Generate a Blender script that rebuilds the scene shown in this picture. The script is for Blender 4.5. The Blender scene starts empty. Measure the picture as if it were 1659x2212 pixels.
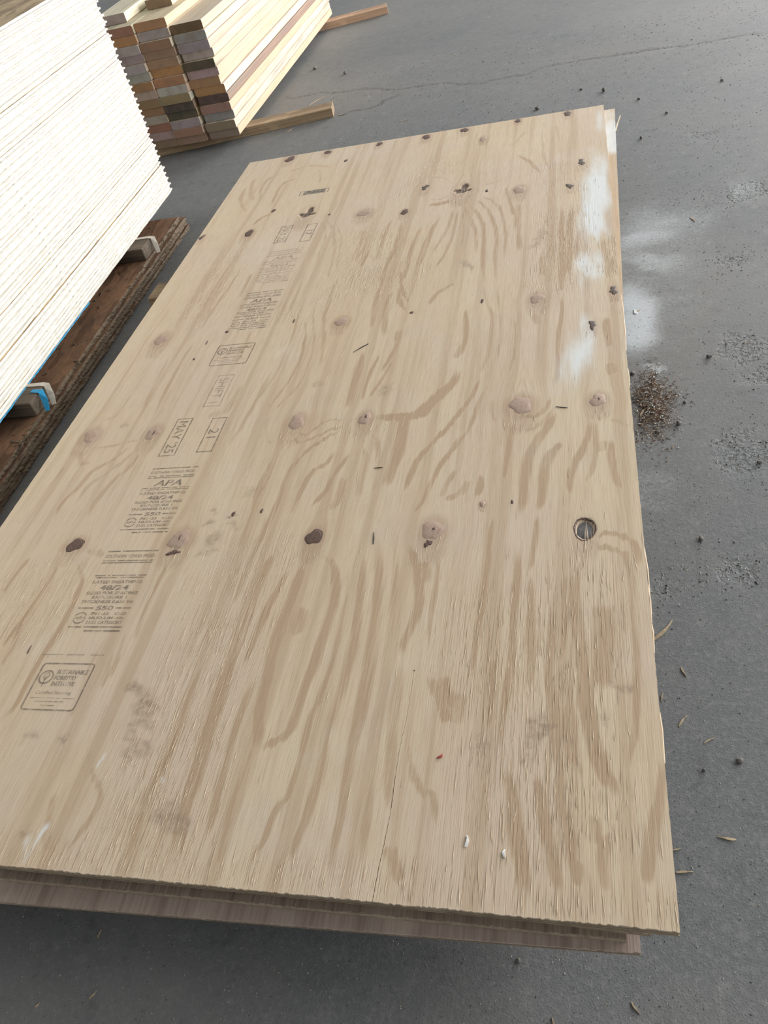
import bpy, bmesh, math, random
import numpy as np
from mathutils import Vector, Matrix

random.seed(7)
RNG = np.random.default_rng(11)
scene = bpy.context.scene
COL = scene.collection

# ------------------------------------------------------------------ camera
# metres; floor z = 0; origin below the near right corner of the top plywood sheet;
# x runs along the short side (right), y along the long side (away)
cam_data = bpy.data.cameras.new('camera')
cam = bpy.data.objects.new('camera', cam_data)
COL.objects.link(cam)
cam.location = (-0.07076, -0.29864, 1.06964)
cam.rotation_euler = (0.802675, 0.209595, 0.163562)
cam_data.sensor_fit = 'AUTO'
cam_data.sensor_width = 36.0
cam_data.lens = 1692.595 * 36.0 / 2212.0
cam_data.clip_start = 0.02
cam_data.clip_end = 200
scene.camera = cam

# ------------------------------------------------------------------ world, daylight, exposure
world = bpy.data.worlds.new('hall_light')
scene.world = world
world.use_nodes = True
bg = world.node_tree.nodes['Background']
bg.inputs['Color'].default_value = (0.93, 0.97, 1.0, 1)
bg.inputs['Strength'].default_value = 0.8


def door_light(name, loc, target, sx, sy, power, color):
    d = bpy.data.lights.new(name, 'AREA')
    d.shape = 'RECTANGLE'
    d.size, d.size_y = sx, sy
    d.energy = power
    d.color = color
    o = bpy.data.objects.new(name, d)
    COL.objects.link(o)
    o.location = loc
    o.rotation_euler = (Vector(target) - Vector(loc)).to_track_quat('-Z', 'Y').to_euler()
    return o


# daylight from the open long side of the hall (right) and its open far end, both at the edge of the roof
door_light('open_side_right_offscreen', (7.2, 3.9, 2.7), (-1.2, 1.6, 0.2), 5.0, 4.4, 680, (1.0, 0.99, 0.975))
door_light('open_end_far_offscreen', (6.5, 13.2, 3.0), (-0.4, 2.2, 0.0), 7.0, 4.4, 1980, (1.0, 0.99, 0.975))

scene.view_settings.view_transform = 'Standard'
scene.view_settings.look = 'None'
scene.view_settings.gamma = 1
scene.view_settings.use_curve_mapping = False
scene.view_settings.exposure = 0.06

# ------------------------------------------------------------------ traced data (millimetres on the sheet / floor)
BANDS = [
 (6, 0.5, [-1006,546,-966,500,-958,464,-953,422,-954,369,-958,325,-959,277,-957,237,-969,209]),
 (5, 0.25, [-861,357,-855,297,-846,232,-856,219]),
 (5, 0.25, [-837,357,-821,304,-819,269]),
 (5, 0.4, [-802,534,-806,480,-806,428,-802,383,-800,358]),
 (5, 0.3, [-796,197,-784,155,-763,128,-741,102,-744,66,-751,40,-759,15]),
 (8, 0.35, [-817,106,-806,71,-791,39,-777,18]),
 (8, 0.45, [-674,93,-670,67,-665,38,-663,13]),
 (5, 0.55, [-617,477,-619,342,-618,235,-613,105,-601,14]),
 (5, 0.5, [-613,390,-612,286,-603,151,-603,84,-588,15]),
 (5, 0.45, [-663,353,-663,241,-662,171,-675,112,-675,73]),
 (6, 0.45, [-566,303,-573,212,-570,130,-564,46]),
 (6, 0.4, [-541,201,-541,154,-542,99,-536,48,-533,19]),
 (4, 0.4, [-1035,402,-1027,349,-1026,305]),
 (5, 0.4, [-1028,543,-1034,447,-1039,382,-1048,342]),
 (5, 0.35, [-1102,553,-1112,503,-1117,458]),
 (4, 0.3, [-828,389,-817,339,-808,281]),
 (8, 0.5, [-528,547,-498,526,-483,483,-476,439,-477,377,-481,319,-485,276,-487,233,-491,208,-518,188,-531,187]),
 (10, 0.55, [-543,543,-548,484,-552,404,-551,337,-547,293,-545,245,-537,208,-533,168]),
 (5, 0.4, [-473,541,-459,472,-453,397,-452,329,-458,268,-464,225,-464,172,-469,121,-480,97,-485,62,-494,37,-494,11]),
 (8, 0.4, [-466,620,-441,521,-432,439,-426,364,-427,299,-433,249,-436,205,-432,153,-436,119,-439,81,-448,49,-457,21]),
 (9, 0.4, [-445,645,-414,520,-402,432,-400,371,-395,299,-394,236,-396,193,-394,136,-391,96,-394,58,-391,10]),
 (7, 0.35, [-402,621,-389,535,-378,446,-373,362,-369,285,-367,229,-365,177,-361,114,-358,71,-355,19]),
 (8, 0.45, [-381,578,-358,526,-344,488,-335,438,-340,398,-348,359,-347,331]),
 (8, 0.35, [-347,331,-348,286,-347,230,-341,178,-337,139,-329,102]),
 (5, 0.3, [-319,544,-314,473,-313,394,-310,347]),
 (9, 0.4, [-305,307,-288,276,-275,246,-265,236]),
 (9, 0.4, [-254,283,-261,244,-265,236]),
 (6, 0.35, [-323,218,-311,167,-293,137,-278,129,-269,89]),
 (9, 0.45, [-326,67,-314,47,-302,24]),
 (7, 0.4, [-608,553,-611,516,-614,474,-614,397,-613,336]),
 (6, 0.4, [-567,512,-578,469,-587,411,-589,356,-596,310]),
 (5, 0.35, [-647,646,-642,567,-647,486,-648,425]),
 (14, 0.4, [-523,432,-526,397,-525,370]),
 (8, 0.4, [-340,522,-331,495,-338,466]),
 (7, 0.45, [-232,625,-238,570,-239,501,-239,413,-242,353,-250,284]),
 (6, 0.5, [-189,548,-189,470,-191,393,-192,319,-196,245,-198,191]),
 (6, 0.4, [-170,496,-167,413,-165,347,-165,280]),
 (7, 0.5, [-133,530,-135,441,-137,360,-139,311,-133,259,-130,207,-123,170,-123,131,-112,100,-110,66,-106,27]),
 (9, 0.5, [-96,529,-103,462,-101,387,-94,321,-92,277,-88,249,-82,212,-73,177,-63,156,-55,136]),
 (7, 0.4, [-55,145,-42,189,-33,230,-26,308,-24,400,-22,468,-27,523,-41,535,-62,544,-73,552]),
 (6, 0.45, [-70,564,-50,571,-25,562,-10,534,-10,493]),
 (16, 0.4, [-68,441,-64,400,-65,361,-69,318,-61,289]),
 (8, 0.4, [0,201,-8,152,-20,107,-28,68,-34,43]),
 (9, 0.45, [-190,179,-181,142,-175,96,-167,57,-159,22]),
 (8, 0.5, [-155,168,-145,130,-138,94,-131,60,-122,26]),
 (7, 0.5, [-102,68,-106,37]),
 (6, 0.35, [-84,125,-83,80]),
 (6, 0.3, [-218,164,-212,116,-216,81]),
 (9, 0.4, [-290,314,-269,271,-255,260]),
 (6, 0.45, [-116,507,-119,434,-121,367,-124,320]),
 (5, 0.4, [-215,347,-214,288,-214,217]),
 (6, 0.4, [-109,306,-111,262,-102,196,-96,159]),
 (6, 0.4, [-161,622,-165,547,-170,496]),
 (7, 0.4, [-123,276,-114,221,-109,170]),
 (8, 0.35, [-72,103,-77,70,-74,30]),
 (4, 0.3, [-1121,870,-1078,867,-1045,878,-1006,884]),
 (6, 0.35, [-1016,875,-1043,828,-1081,787,-1093,737,-1106,697,-1103,642]),
 (6, 0.35, [-989,850,-996,798,-1017,757,-1030,700,-1026,638]),
 (5, 0.3, [-1003,860,-1018,817,-1041,780,-1070,744,-1075,687]),
 (7, 0.3, [-1142,863,-1122,816,-1098,823]),
 (12, 0.25, [-817,1076,-825,995,-843,957,-885,952]),
 (5, 0.4, [-674,824,-683,750,-682,689,-677,595,-678,549]),
 (5, 0.4, [-636,682,-638,594,-647,516]),
 (5, 0.3, [-762,1122,-771,988,-781,895,-793,834]),
 (5, 0.3, [-1064,1224,-1053,1063,-1044,939]),
 (5, 0.3, [-1018,1266,-1017,1102,-1009,955]),
 (4, 0.3, [-1158,819,-1162,779,-1170,741]),
 (8, 0.3, [-993,564,-956,556,-944,542]),
 (5, 0.25, [-1107,1070,-1107,986,-1138,959]),
 (5, 0.3, [-871,1303,-867,1194,-871,1093]),
 (4, 0.3, [-766,1520,-757,1317,-749,1233,-748,1111,-764,1019,-775,994]),
 (4, 0.3, [-731,1474,-717,1327,-687,1213,-680,1082,-699,993,-738,929]),
 (4, 0.35, [-741,1332,-716,1228,-706,1115,-722,1014,-750,930]),
 (5, 0.3, [-682,1420,-689,1333,-664,1209,-644,1077]),
 (10, 0.4, [-555,1161,-555,1065,-554,976,-552,938]),
 (4, 0.5, [-516,1135,-528,1043,-527,960]),
 (5, 0.45, [-478,1110,-498,1031,-515,972]),
 (13, 0.55, [-497,912,-464,904,-430,901,-400,906,-381,935,-362,966,-340,1005,-329,1052]),
 (12, 0.5, [-426,904,-424,858,-424,791,-431,743,-436,690]),
 (6, 0.5, [-311,908,-335,860,-360,818,-381,777,-390,723,-396,681]),
 (6, 0.4, [-305,839,-319,797,-338,750,-351,704,-360,654,-381,624]),
 (5, 0.35, [-299,754,-319,702,-326,664]),
 (7, 0.3, [-496,864,-472,832,-458,776,-456,724,-455,675]),
 (8, 0.3, [-500,820,-486,782,-484,719,-481,667]),
 (4, 0.35, [-643,875,-627,865,-610,883,-583,905,-540,904]),
 (4, 0.4, [-648,863,-635,843,-604,855,-571,876,-546,881]),
 (5, 0.45, [-545,877,-581,849,-608,817,-630,771,-637,729,-634,682,-635,611]),
 (6, 0.45, [-552,813,-564,774,-585,754,-595,713,-599,660,-595,634]),
 (6, 0.45, [-516,810,-538,743,-547,696,-567,649]),
 (10, 0.35, [-518,742,-517,669,-537,650]),
 (4, 0.25, [-720,944,-725,903,-703,853,-676,846]),
 (2, 0.5, [-667,853,-670,774,-676,711,-681,678]),
 (8, 0.4, [-536,1408,-534,1315,-520,1196]),
 (6, 0.4, [-517,1428,-501,1343,-481,1305]),
 (7, 0.35, [-369,1414,-413,1371,-431,1318]),
 (6, 0.4, [-479,1235,-484,1150,-503,1058]),
 (6, 0.4, [-567,1439,-562,1332,-553,1232]),
 (7, 0.35, [-489,1221,-487,1170]),
 (8, 0.35, [-333,1145,-343,1090]),
 (6, 0.5, [-336,1291,-331,1176,-331,1091]),
 (6, 0.45, [-284,1021,-300,944,-327,880,-346,837]),
 (5, 0.4, [-265,1002,-280,938,-293,858,-318,791,-337,751]),
 (5, 0.3, [-309,1439,-293,1304,-275,1237,-274,1138,-279,1065,-300,998]),
 (4, 0.25, [-277,1402,-259,1244,-251,1163,-257,1044]),
 (4, 0.35, [-228,1228,-222,1158,-223,1070,-234,998]),
 (5, 0.5, [-123,1313,-125,1220,-133,1124,-132,1026,-136,960]),
 (6, 0.35, [-143,933,-152,896,-172,875,-200,882]),
 (6, 0.3, [-136,898,-151,866,-171,842,-194,837]),
 (9, 0.5, [-131,893,-144,854,-164,809,-178,766,-183,714,-187,664,-193,611]),
 (9, 0.45, [-117,795,-139,773,-151,731,-154,668,-161,624]),
 (7, 0.45, [-75,869,-76,815,-87,775,-100,740,-109,699,-111,654]),
 (5, 0.35, [-66,860,-65,807,-71,741,-87,679]),
 (6, 0.35, [-38,861,-21,841,-5,826]),
 (6, 0.4, [-38,798,-39,755,-35,707,-29,661]),
 (6, 0.45, [-211,861,-215,810,-219,752,-221,694]),
 (6, 0.5, [-260,725,-261,687,-264,665]),
 (8, 0.35, [-279,714,-291,683,-322,659]),
 (12, 0.45, [-31,1033,-28,987]),
 (9, 0.4, [-30,1202,-32,1135,-32,1072]),
 (6, 0.3, [-258,939,-255,896,-241,864]),
 (10, 0.35, [-182,1235,-172,1188]),
 (8, 0.4, [-171,1498,-168,1390]),
 (7, 0.45, [-115,1485,-123,1380,-123,1313]),
 (7, 0.4, [-9,1459,-27,1358]),
 (10, 0.3, [-53,796,-58,763]),
 (9, 0.3, [-1153,2279,-1144,2198,-1104,2079]),
 (7, 0.3, [-1054,2290,-1098,2249,-1098,2161,-1066,2067]),
 (6, 0.35, [-978,2229,-1027,2191,-1031,2097,-1023,2033]),
 (7, 0.3, [-1169,2228,-1155,2115,-1099,1997]),
 (5, 0.3, [-843,1884,-798,1817,-777,1726,-775,1645,-761,1565]),
 (5, 0.3, [-822,1887,-771,1809,-743,1701,-727,1587,-715,1482]),
 (4, 0.25, [-787,1867,-740,1767,-716,1630,-703,1529]),
 (14, 0.3, [-673,1782,-658,1679,-653,1569]),
 (3, 0.5, [-629,1671,-635,1535]),
 (4, 0.35, [-1002,1652,-1007,1508,-1014,1383,-1016,1299]),
 (4, 0.35, [-1044,1662,-1052,1517,-1053,1391]),
 (5, 0.35, [-960,1595,-955,1447]),
 (5, 0.3, [-1094,1642,-1101,1491]),
 (7, 0.4, [-998,1976,-1034,1939,-1050,1897]),
 (5, 0.3, [-920,2276,-887,2154]),
 (6, 0.3, [-691,1512,-692,1408,-684,1310]),
 (6, 0.4, [-596,1812,-602,1696,-599,1564]),
 (7, 0.4, [-560,1784,-560,1630,-565,1519,-557,1381]),
 (6, 0.3, [-1042,2286,-959,2313,-869,2269]),
 (5, 0.4, [-527,1510,-509,1417,-480,1333]),
 (5, 0.3, [-795,1572,-790,1442,-788,1348]),
 (6, 0.4, [-391,1882,-360,1793,-331,1710,-321,1621,-314,1474,-299,1365]),
 (6, 0.4, [-375,1886,-330,1801,-301,1709,-288,1612,-284,1481,-277,1367]),
 (5, 0.35, [-361,1899,-309,1829,-277,1726,-267,1621,-260,1475]),
 (6, 0.4, [-397,1866,-362,1727,-346,1666,-336,1536]),
 (5, 0.35, [-400,1858,-382,1700,-378,1575]),
 (5, 0.35, [-411,1843,-407,1683,-416,1563,-433,1488]),
 (5, 0.35, [-421,1829,-427,1696,-453,1565]),
 (6, 0.35, [-284,1929,-266,1816,-243,1717]),
 (9, 0.35, [-240,1825,-237,1659,-225,1522]),
 (10, 0.45, [-427,1884,-465,1869,-498,1870]),
 (8, 0.5, [-125,1755,-125,1590,-124,1450,-127,1323]),
 (8, 0.5, [-104,1732,-107,1549,-112,1382]),
 (6, 0.4, [-150,1681,-154,1526,-173,1461]),
 (7, 0.4, [-84,1617,-93,1442]),
 (5, 0.3, [-191,2309,-178,2086,-157,1979]),
 (6, 0.35, [-261,2139,-218,2071,-184,1970]),
 (4, 0.2, [-524,2050,-486,2057,-448,2013]),
 (4, 0.2, [-509,1929,-468,1897,-443,1926]),
 (4, 0.25, [-385,2002,-363,2033,-357,2071]),
 (4, 0.25, [-403,2017,-425,2075,-444,2103]),
 (4, 0.25, [-357,1954,-317,1959,-286,1967]),
 (7, 0.4, [-564,1793,-557,1667,-547,1551]),
 (7, 0.4, [-502,1750,-510,1609,-511,1437]),
 (6, 0.4, [-465,1765,-481,1586,-479,1430]),
 (6, 0.4, [-454,1804,-470,1645,-477,1498]),
 (7, 0.35, [-29,1557,-27,1427,-24,1344]),
 (6, 0.25, [-239,2330,-266,2249,-290,2204]),
 (5, 0.25, [-149,2338,-131,2172]),
]
STAINS = [
 (8, 0.5, [-778,276,-757,271,-731,255,-711,245]),
 (9, 0.5, [-747,255,-734,236,-707,235]),
 (7, 0.4, [-744,210,-726,216,-700,212]),
 (7, 0.4, [-742,195,-723,185,-696,182]),
 (8, 0.35, [-736,168,-709,164,-697,179]),
 (9, 0.4, [-656,85,-619,73,-586,65]),
 (8, 0.3, [-643,99,-614,90]),
 (5, 0.5, [-846,177,-838,188]),
 (7, 0.35, [-918,184,-884,188]),
 (8, 0.4, [-833,47,-825,41]),
 (18, 0.5, [-164,225,-147,225,-137,218]),
 (12, 0.4, [-172,192,-156,196]),
 (13, 0.35, [-228,200,-216,201]),
 (13, 0.3, [-72,242,-62,242]),
 (6, 0.4, [-56,295,-32,296]),
 (16, 0.4, [-749,581,-725,577]),
 (8, 0.6, [-715,646,-713,639]),
 (9, 0.4, [-762,627,-752,616]),
 (10, 0.35, [-712,611,-698,621]),
 (6, 0.35, [-755,551,-735,550,-715,561]),
 (12, 0.25, [-715,702,-686,700]),
 (7, 0.35, [-762,652,-753,652]),
 (9, 0.3, [-1078,938,-1062,941]),
 (12, 0.3, [-484,977,-480,1019]),
 (10, 0.3, [-645,1031,-630,1043]),
 (5, 0.4, [-364,1508,-338,1464]),
 (7, 0.4, [-369,1515,-349,1482,-336,1459]),
 (9, 0.35, [-170,1633,-182,1569,-202,1538]),
]
ROUGH = [
 (70, 1, [-651,490,-657,265,-642,57,-638,-1]),
 (90, 1, [-194,482,-180,316,-140,151,-112,43]),
 (60, 0.7, [-97,536,-100,282]),
 (80, 1, [-630,1801,-626,1489,-621,1397]),
 (60, 1, [-119,1761,-124,1464,-149,1301]),
 (80, 0.8, [-1038,552,-1021,344]),
 (60, 0.7, [-1059,1803,-1055,1486,-1075,1352]),
 (40, 0.9, [1,1571,-8,1352]),
 (50, 0.6, [-158,2047,-156,1889]),
 (60, 0.7, [-518,1584,-520,1355]),
 (50, 0.8, [-488,2206,-516,2076]),
 (60, 0.6, [-782,1408,-805,1304]),
 (60, 0.6, [-562,2092,-597,1941]),
 (80, 0.7, [-648,597,-652,440]),
 (60, 0.6, [-158,1982,-83,1806]),
 (60, 0.6, [-508,911,-507,853]),
]
KNOTS = [
 ('tight', -802, 585, 25, 25),
 ('dark', -1018, 578, 21, 19),
 ('dark', -541, 582, 17, 22),
 ('tight', -333, 590, 21, 27),
 ('hole', -87, 583, 16, 23),
 ('tight', -1143, 910, 21, 26),
 ('tight', -986, 904, 18, 25),
 ('tight', -656, 908, 20, 27),
 ('tight', -509, 905, 15, 21),
 ('tight', -200, 913, 25, 29),
 ('tight', -58, 913, 17, 21),
 ('tight', -1117, 1288, 21, 29),
 ('tight', -637, 1284, 18, 21),
 ('tight', -179, 1298, 18, 24),
 ('bark', -62, 1169, 10, 18),
 ('bark', -15, 1299, 11, 18),
 ('small', -466, 1293, 7, 9),
 ('small', -303, 1312, 6, 13),
 ('small', -714, 646, 6, 9),
 ('small', -659, 651, 4, 9),
 ('tight', -254, 648, 6, 7),
 ('small', -204, 650, 4, 7),
 ('gap', -880, 1937, 25, 42),
 ('gap', -408, 1948, 25, 39),
 ('dark', -1045, 1847, 16, 24),
 ('dark', -564, 1846, 13, 19),
 ('bark', -523, 1996, 12, 21),
 ('small', -1004, 1987, 10, 18),
 ('small', -334, 1911, 7, 13),
 ('tight', -242, 1887, 19, 28),
 ('bark', -106, 1866, 11, 18),
 ('bark', -73, 2015, 12, 23),
 ('small', -801, 1901, 5, 10),
 ('tight', -688, 1877, 25, 25),
 ('dark', -1058, 2419, 19, 28),
 ('dark', -920, 2415, 16, 18),
 ('small', -833, 2310, 9, 17),
 ('dark', -734, 2414, 13, 18),
 ('dark', -571, 2408, 16, 22),
 ('dark', -443, 2415, 16, 21),
 ('dark', -268, 2424, 12, 17),
 ('dark', -111, 2426, 14, 24),
 ('tight', -373, 2310, 12, 20),
 ('small', -937, 1292, 8, 9),
 ('small', -764, 1311, 4, 14),
 ('small', -988, 1182, 5, 7),
 ('small', -978, 1251, 3, 14),
 ('bark', -1208, 1864, 9, 18),
 ('small', -989, 341, 2, 13),
]
DUST = [
 (34, .45, [-20,2330,-36,2000,-60,1500,-78,1200,-112,880]),
 (40, .9, [-26,2167,-38,1849,-48,1635,-54,1515]),
 (35, .8, [-78,1211,-91,1108,-101,1028,-114,925]),
 (45, .5, [-65,1495,-76,1326]), (45, .35, [-101,895,-150,768,-141,673]),
 (90, .4, [-1132,1708,-992,1729,-841,1638]), (60, .35, [-1194,2475,-825,2373,-598,2363]),
 (50, .35, [-172,2086,-119,2000]), (60, .3, [-453,1281,-384,1249]), (45, .4, [-757,1216,-760,1141]),
 (60, .3, [-440,213,-417,166]), (7, .9, [-761,177,-759,155]), (7, .8, [-654,113,-648,107]),
 (7, .8, [-825,34,-803,14]), (5, 1, [-895,1156,-891,1152]), (60, .3, [-785,792,-703,658]),
 (60, .25, [-920,257,-775,147]), (50, .3, [-1110,1115,-1044,1202]), (25, .5, [-7,2386,-10,2196]),
]
FLOOR_DUST = [
 (140, .26, [50,1150,80,1500,110,1850,260,1960]),
 (38, .9, [31,1597,38,1446,42,1341,40,1230]), (75, .24, [37,1998,122,1857,221,1885,345,1933]),
 (75, .3, [306,2004,428,2025]), (75, .32, [44,1645,112,1727]), (10, .7, [45,1220,105,1194]),
 (50, .3, [23,891,14,741]), (60, .3, [61,1847,61,1740]),
]
FLOOR_PIT = [
 (60, .9, [303,1975,428,2025]), (35, .8, [256,1607,305,1654]), (60, .9, [195,1278,248,1252,285,1194]),
 (60, .8, [271,1163,277,1113]), (60, .9, [186,988,213,889,203,930]), (40, .7, [185,606,129,607]),
 (40, .6, [56,598,9,550]), (60, .6, [251,2436,360,2429]), (60, .5, [148,2025,283,2012]),
]
FLOOR_CRACK = [
 (6, 1, [-1466,3661,-1289,3618,-1048,3559,-861,3494,-558,3396,-338,3368,-166,3423,203,3389,611,3345]),
 (6, 1, [-1114,3237,-1039,3286,-958,3305,-846,3396]),
]
CRACK = [-327,313,-327,244,-330,196,-330,154,-329,102,-331,63,-333,33,-334,-4]
SLIVERS = [
 (12,474,40,512), (49,423,53,406), (13,364,19,376), (35,322,49,339), (67,296,80,306), (13,114,32,120),
 (-734,-108,-729,-97), (-49,-34,-41,-46), (-139,-67,-137,-61), (-756,-36,-753,-26), (-1282,3472,-1227,3568),
 (-1097,3257,-1060,3262), (-774,3047,-748,3056), (39,1430,53,1445), (37,1025,69,1032), (24,1034,44,1063),
 (209,1888,218,1858), (89,165,67,164), (9,142,21,148), (-809,-126,-805,-120), (-1311,3160,-1293,3190),
]
PEBBLES = [
 (-230,2924,8), (16,2999,9), (20,1184,5), (99,1001,6), (181,1223,6), (-66,3062,5), (108,272,4), (61,256,3),
 (105,686,5), (117,1070,4), (56,979,4), (134,2856,5), (-1390,4051,9), (-1189,3867,8), (119,2490,6), (215,2679,5),
 (421,2905,6), (227,875,4), (-180,-5,3),
]
SAWDUST = [18,1177,52,1179,87,1151,98,1085,79,998,51,972,19,958]


# ------------------------------------------------------------------ small helpers
def smooth(a, b, x):
    t = np.clip((x - a) / (b - a), 0, 1)
    return t * t * (3 - 2 * t)


def curve_points(flat, n=10):
    P = np.array(flat, float).reshape(-1, 2)
    if len(P) < 3:
        t = np.linspace(0, 1, 2)[:, None]
        return P[0] + (P[-1] - P[0]) * t
    Q = np.vstack([2 * P[0] - P[1], P, 2 * P[-1] - P[-2]])
    out = []
    for i in range(1, len(Q) - 2):
        a, b, c, d = Q[i - 1:i + 3]
        for t in np.linspace(0, 1, n, endpoint=False):
            out.append(.5 * (2 * b + (c - a) * t + (2 * a - 5 * b + 4 * c - d) * t * t + (3 * b - a - 3 * c + d) * t ** 3))
    out.append(Q[-2])
    return np.array(out)


def stroke(field, X, Y, flat, w, val, soft=1.0, taper=True, mode='max', fade=.12, thin=0):
    """lay a soft stroke along a traced line onto the point field (mm)"""
    C = curve_points(flat)
    lo, hi = C.min(0) - 2.2 * w, C.max(0) + 2.2 * w
    m = (X > lo[0]) & (X < hi[0]) & (Y > lo[1]) & (Y < hi[1])
    if not m.any():
        return
    x, y = X[m], Y[m]
    best = np.full(x.shape, 1e9)
    tt = np.zeros(x.shape)
    n = len(C) - 1
    for i in range(n):
        a, b = C[i], C[i + 1]
        d = b - a
        L = d @ d + 1e-9
        t = np.clip(((x - a[0]) * d[0] + (y - a[1]) * d[1]) / L, 0, 1)
        q = np.hypot(x - a[0] - t * d[0], y - a[1] - t * d[1])
        k = q < best
        best = np.where(k, q, best)
        tt = np.where(k, (i + t) / n, tt)
    if thin:
        best = best / (thin + (1 - thin) * np.sin(np.pi * np.clip(tt, 0, 1)) ** .7)
    v = val * (1 - smooth(w * (1 - .75 * soft), w * (1 + .75 * soft), best))
    if taper:
        v *= smooth(-.03, fade, tt) * (1 - smooth(1 - fade, 1.03, tt))
    if mode == 'max':
        field[m] = np.maximum(field[m], v)
    else:
        field[m] = field[m] + v


def vnoise(x, y, seed=0):
    """smooth value noise on numpy arrays"""
    r = np.random.default_rng(seed).random((256, 256))
    xi, yi = np.floor(x).astype(int), np.floor(y).astype(int)
    fx, fy = x - xi, y - yi
    fx, fy = fx * fx * (3 - 2 * fx), fy * fy * (3 - 2 * fy)
    g = lambda a, b: r[a % 256, b % 256]
    return ((g(xi, yi) * (1 - fx) + g(xi + 1, yi) * fx) * (1 - fy) + (g(xi, yi + 1) * (1 - fx) + g(xi + 1, yi + 1) * fx) * fy)


def link(name, mesh, parent=None, mats=()):
    o = bpy.data.objects.new(name, mesh)
    COL.objects.link(o)
    if parent is not None:
        o.parent = parent
    if not mesh.materials:
        for m in mats:
            mesh.materials.append(m)
    return o


def empty(name, loc=(0, 0, 0), rz=0.0):
    o = bpy.data.objects.new(name, None)
    o.empty_display_size = .05
    COL.objects.link(o)
    o.location = loc
    o.rotation_euler = (0, 0, rz)
    return o


def tag(o, label=None, cat=None, group=None, kind=None):
    if label: o['label'] = label
    if cat: o['category'] = cat
    if group: o['group'] = group
    if kind: o['kind'] = kind
    return o


def mesh_from(name, verts, faces, mat_idx=None, shade=False):
    me = bpy.data.meshes.new(name)
    me.from_pydata([tuple(map(float, v)) for v in verts], [], [tuple(map(int, f)) for f in faces])
    if mat_idx is not None:
        me.polygons.foreach_set('material_index', np.asarray(mat_idx, dtype=np.int32))
    if shade:
        me.polygons.foreach_set('use_smooth', np.ones(len(me.polygons), bool))
    me.update()
    return me


def grid_mesh(name, V, nx, ny, shade=True):
    """V: (ny*nx, 3) array, quads built fast"""
    i = np.arange(nx - 1)
    j = np.arange(ny - 1)
    I, J = np.meshgrid(i, j)
    a = (J * nx + I).ravel()
    F = np.stack([a, a + 1, a + 1 + nx, a + nx], 1).astype(np.int32)
    me = bpy.data.meshes.new(name)
    me.vertices.add(len(V))
    me.vertices.foreach_set('co', np.ascontiguousarray(V, dtype=np.float32).ravel())
    me.loops.add(F.size)
    me.loops.foreach_set('vertex_index', F.ravel())
    me.polygons.add(len(F))
    me.polygons.foreach_set('loop_start', (np.arange(len(F)) * 4).astype(np.int32))
    me.polygons.foreach_set('loop_total', np.full(len(F), 4, np.int32))
    me.polygons.foreach_set('use_smooth', np.full(len(F), shade, bool))
    me.update(calc_edges=True)
    return me


def set_attr(me, name, vals):
    a = me.attributes.new(name, 'FLOAT', 'POINT')
    a.data.foreach_set('value', np.ascontiguousarray(vals, dtype=np.float32).ravel())


def box_mesh(name, x0, x1, y0, y1, z0, z1, bevel=0.0, mat=None):
    bm = bmesh.new()
    bmesh.ops.create_cube(bm, size=1)
    for v in bm.verts:
        v.co = Vector(((x0 + x1) / 2 + v.co.x * (x1 - x0), (y0 + y1) / 2 + v.co.y * (y1 - y0), (z0 + z1) / 2 + v.co.z * (z1 - z0)))
    if bevel:
        bmesh.ops.bevel(bm, geom=bm.edges[:], offset=bevel, segments=2, affect='EDGES', profile=.5)
    me = bpy.data.meshes.new(name)
    bm.to_mesh(me)
    bm.free()
    return me


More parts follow.
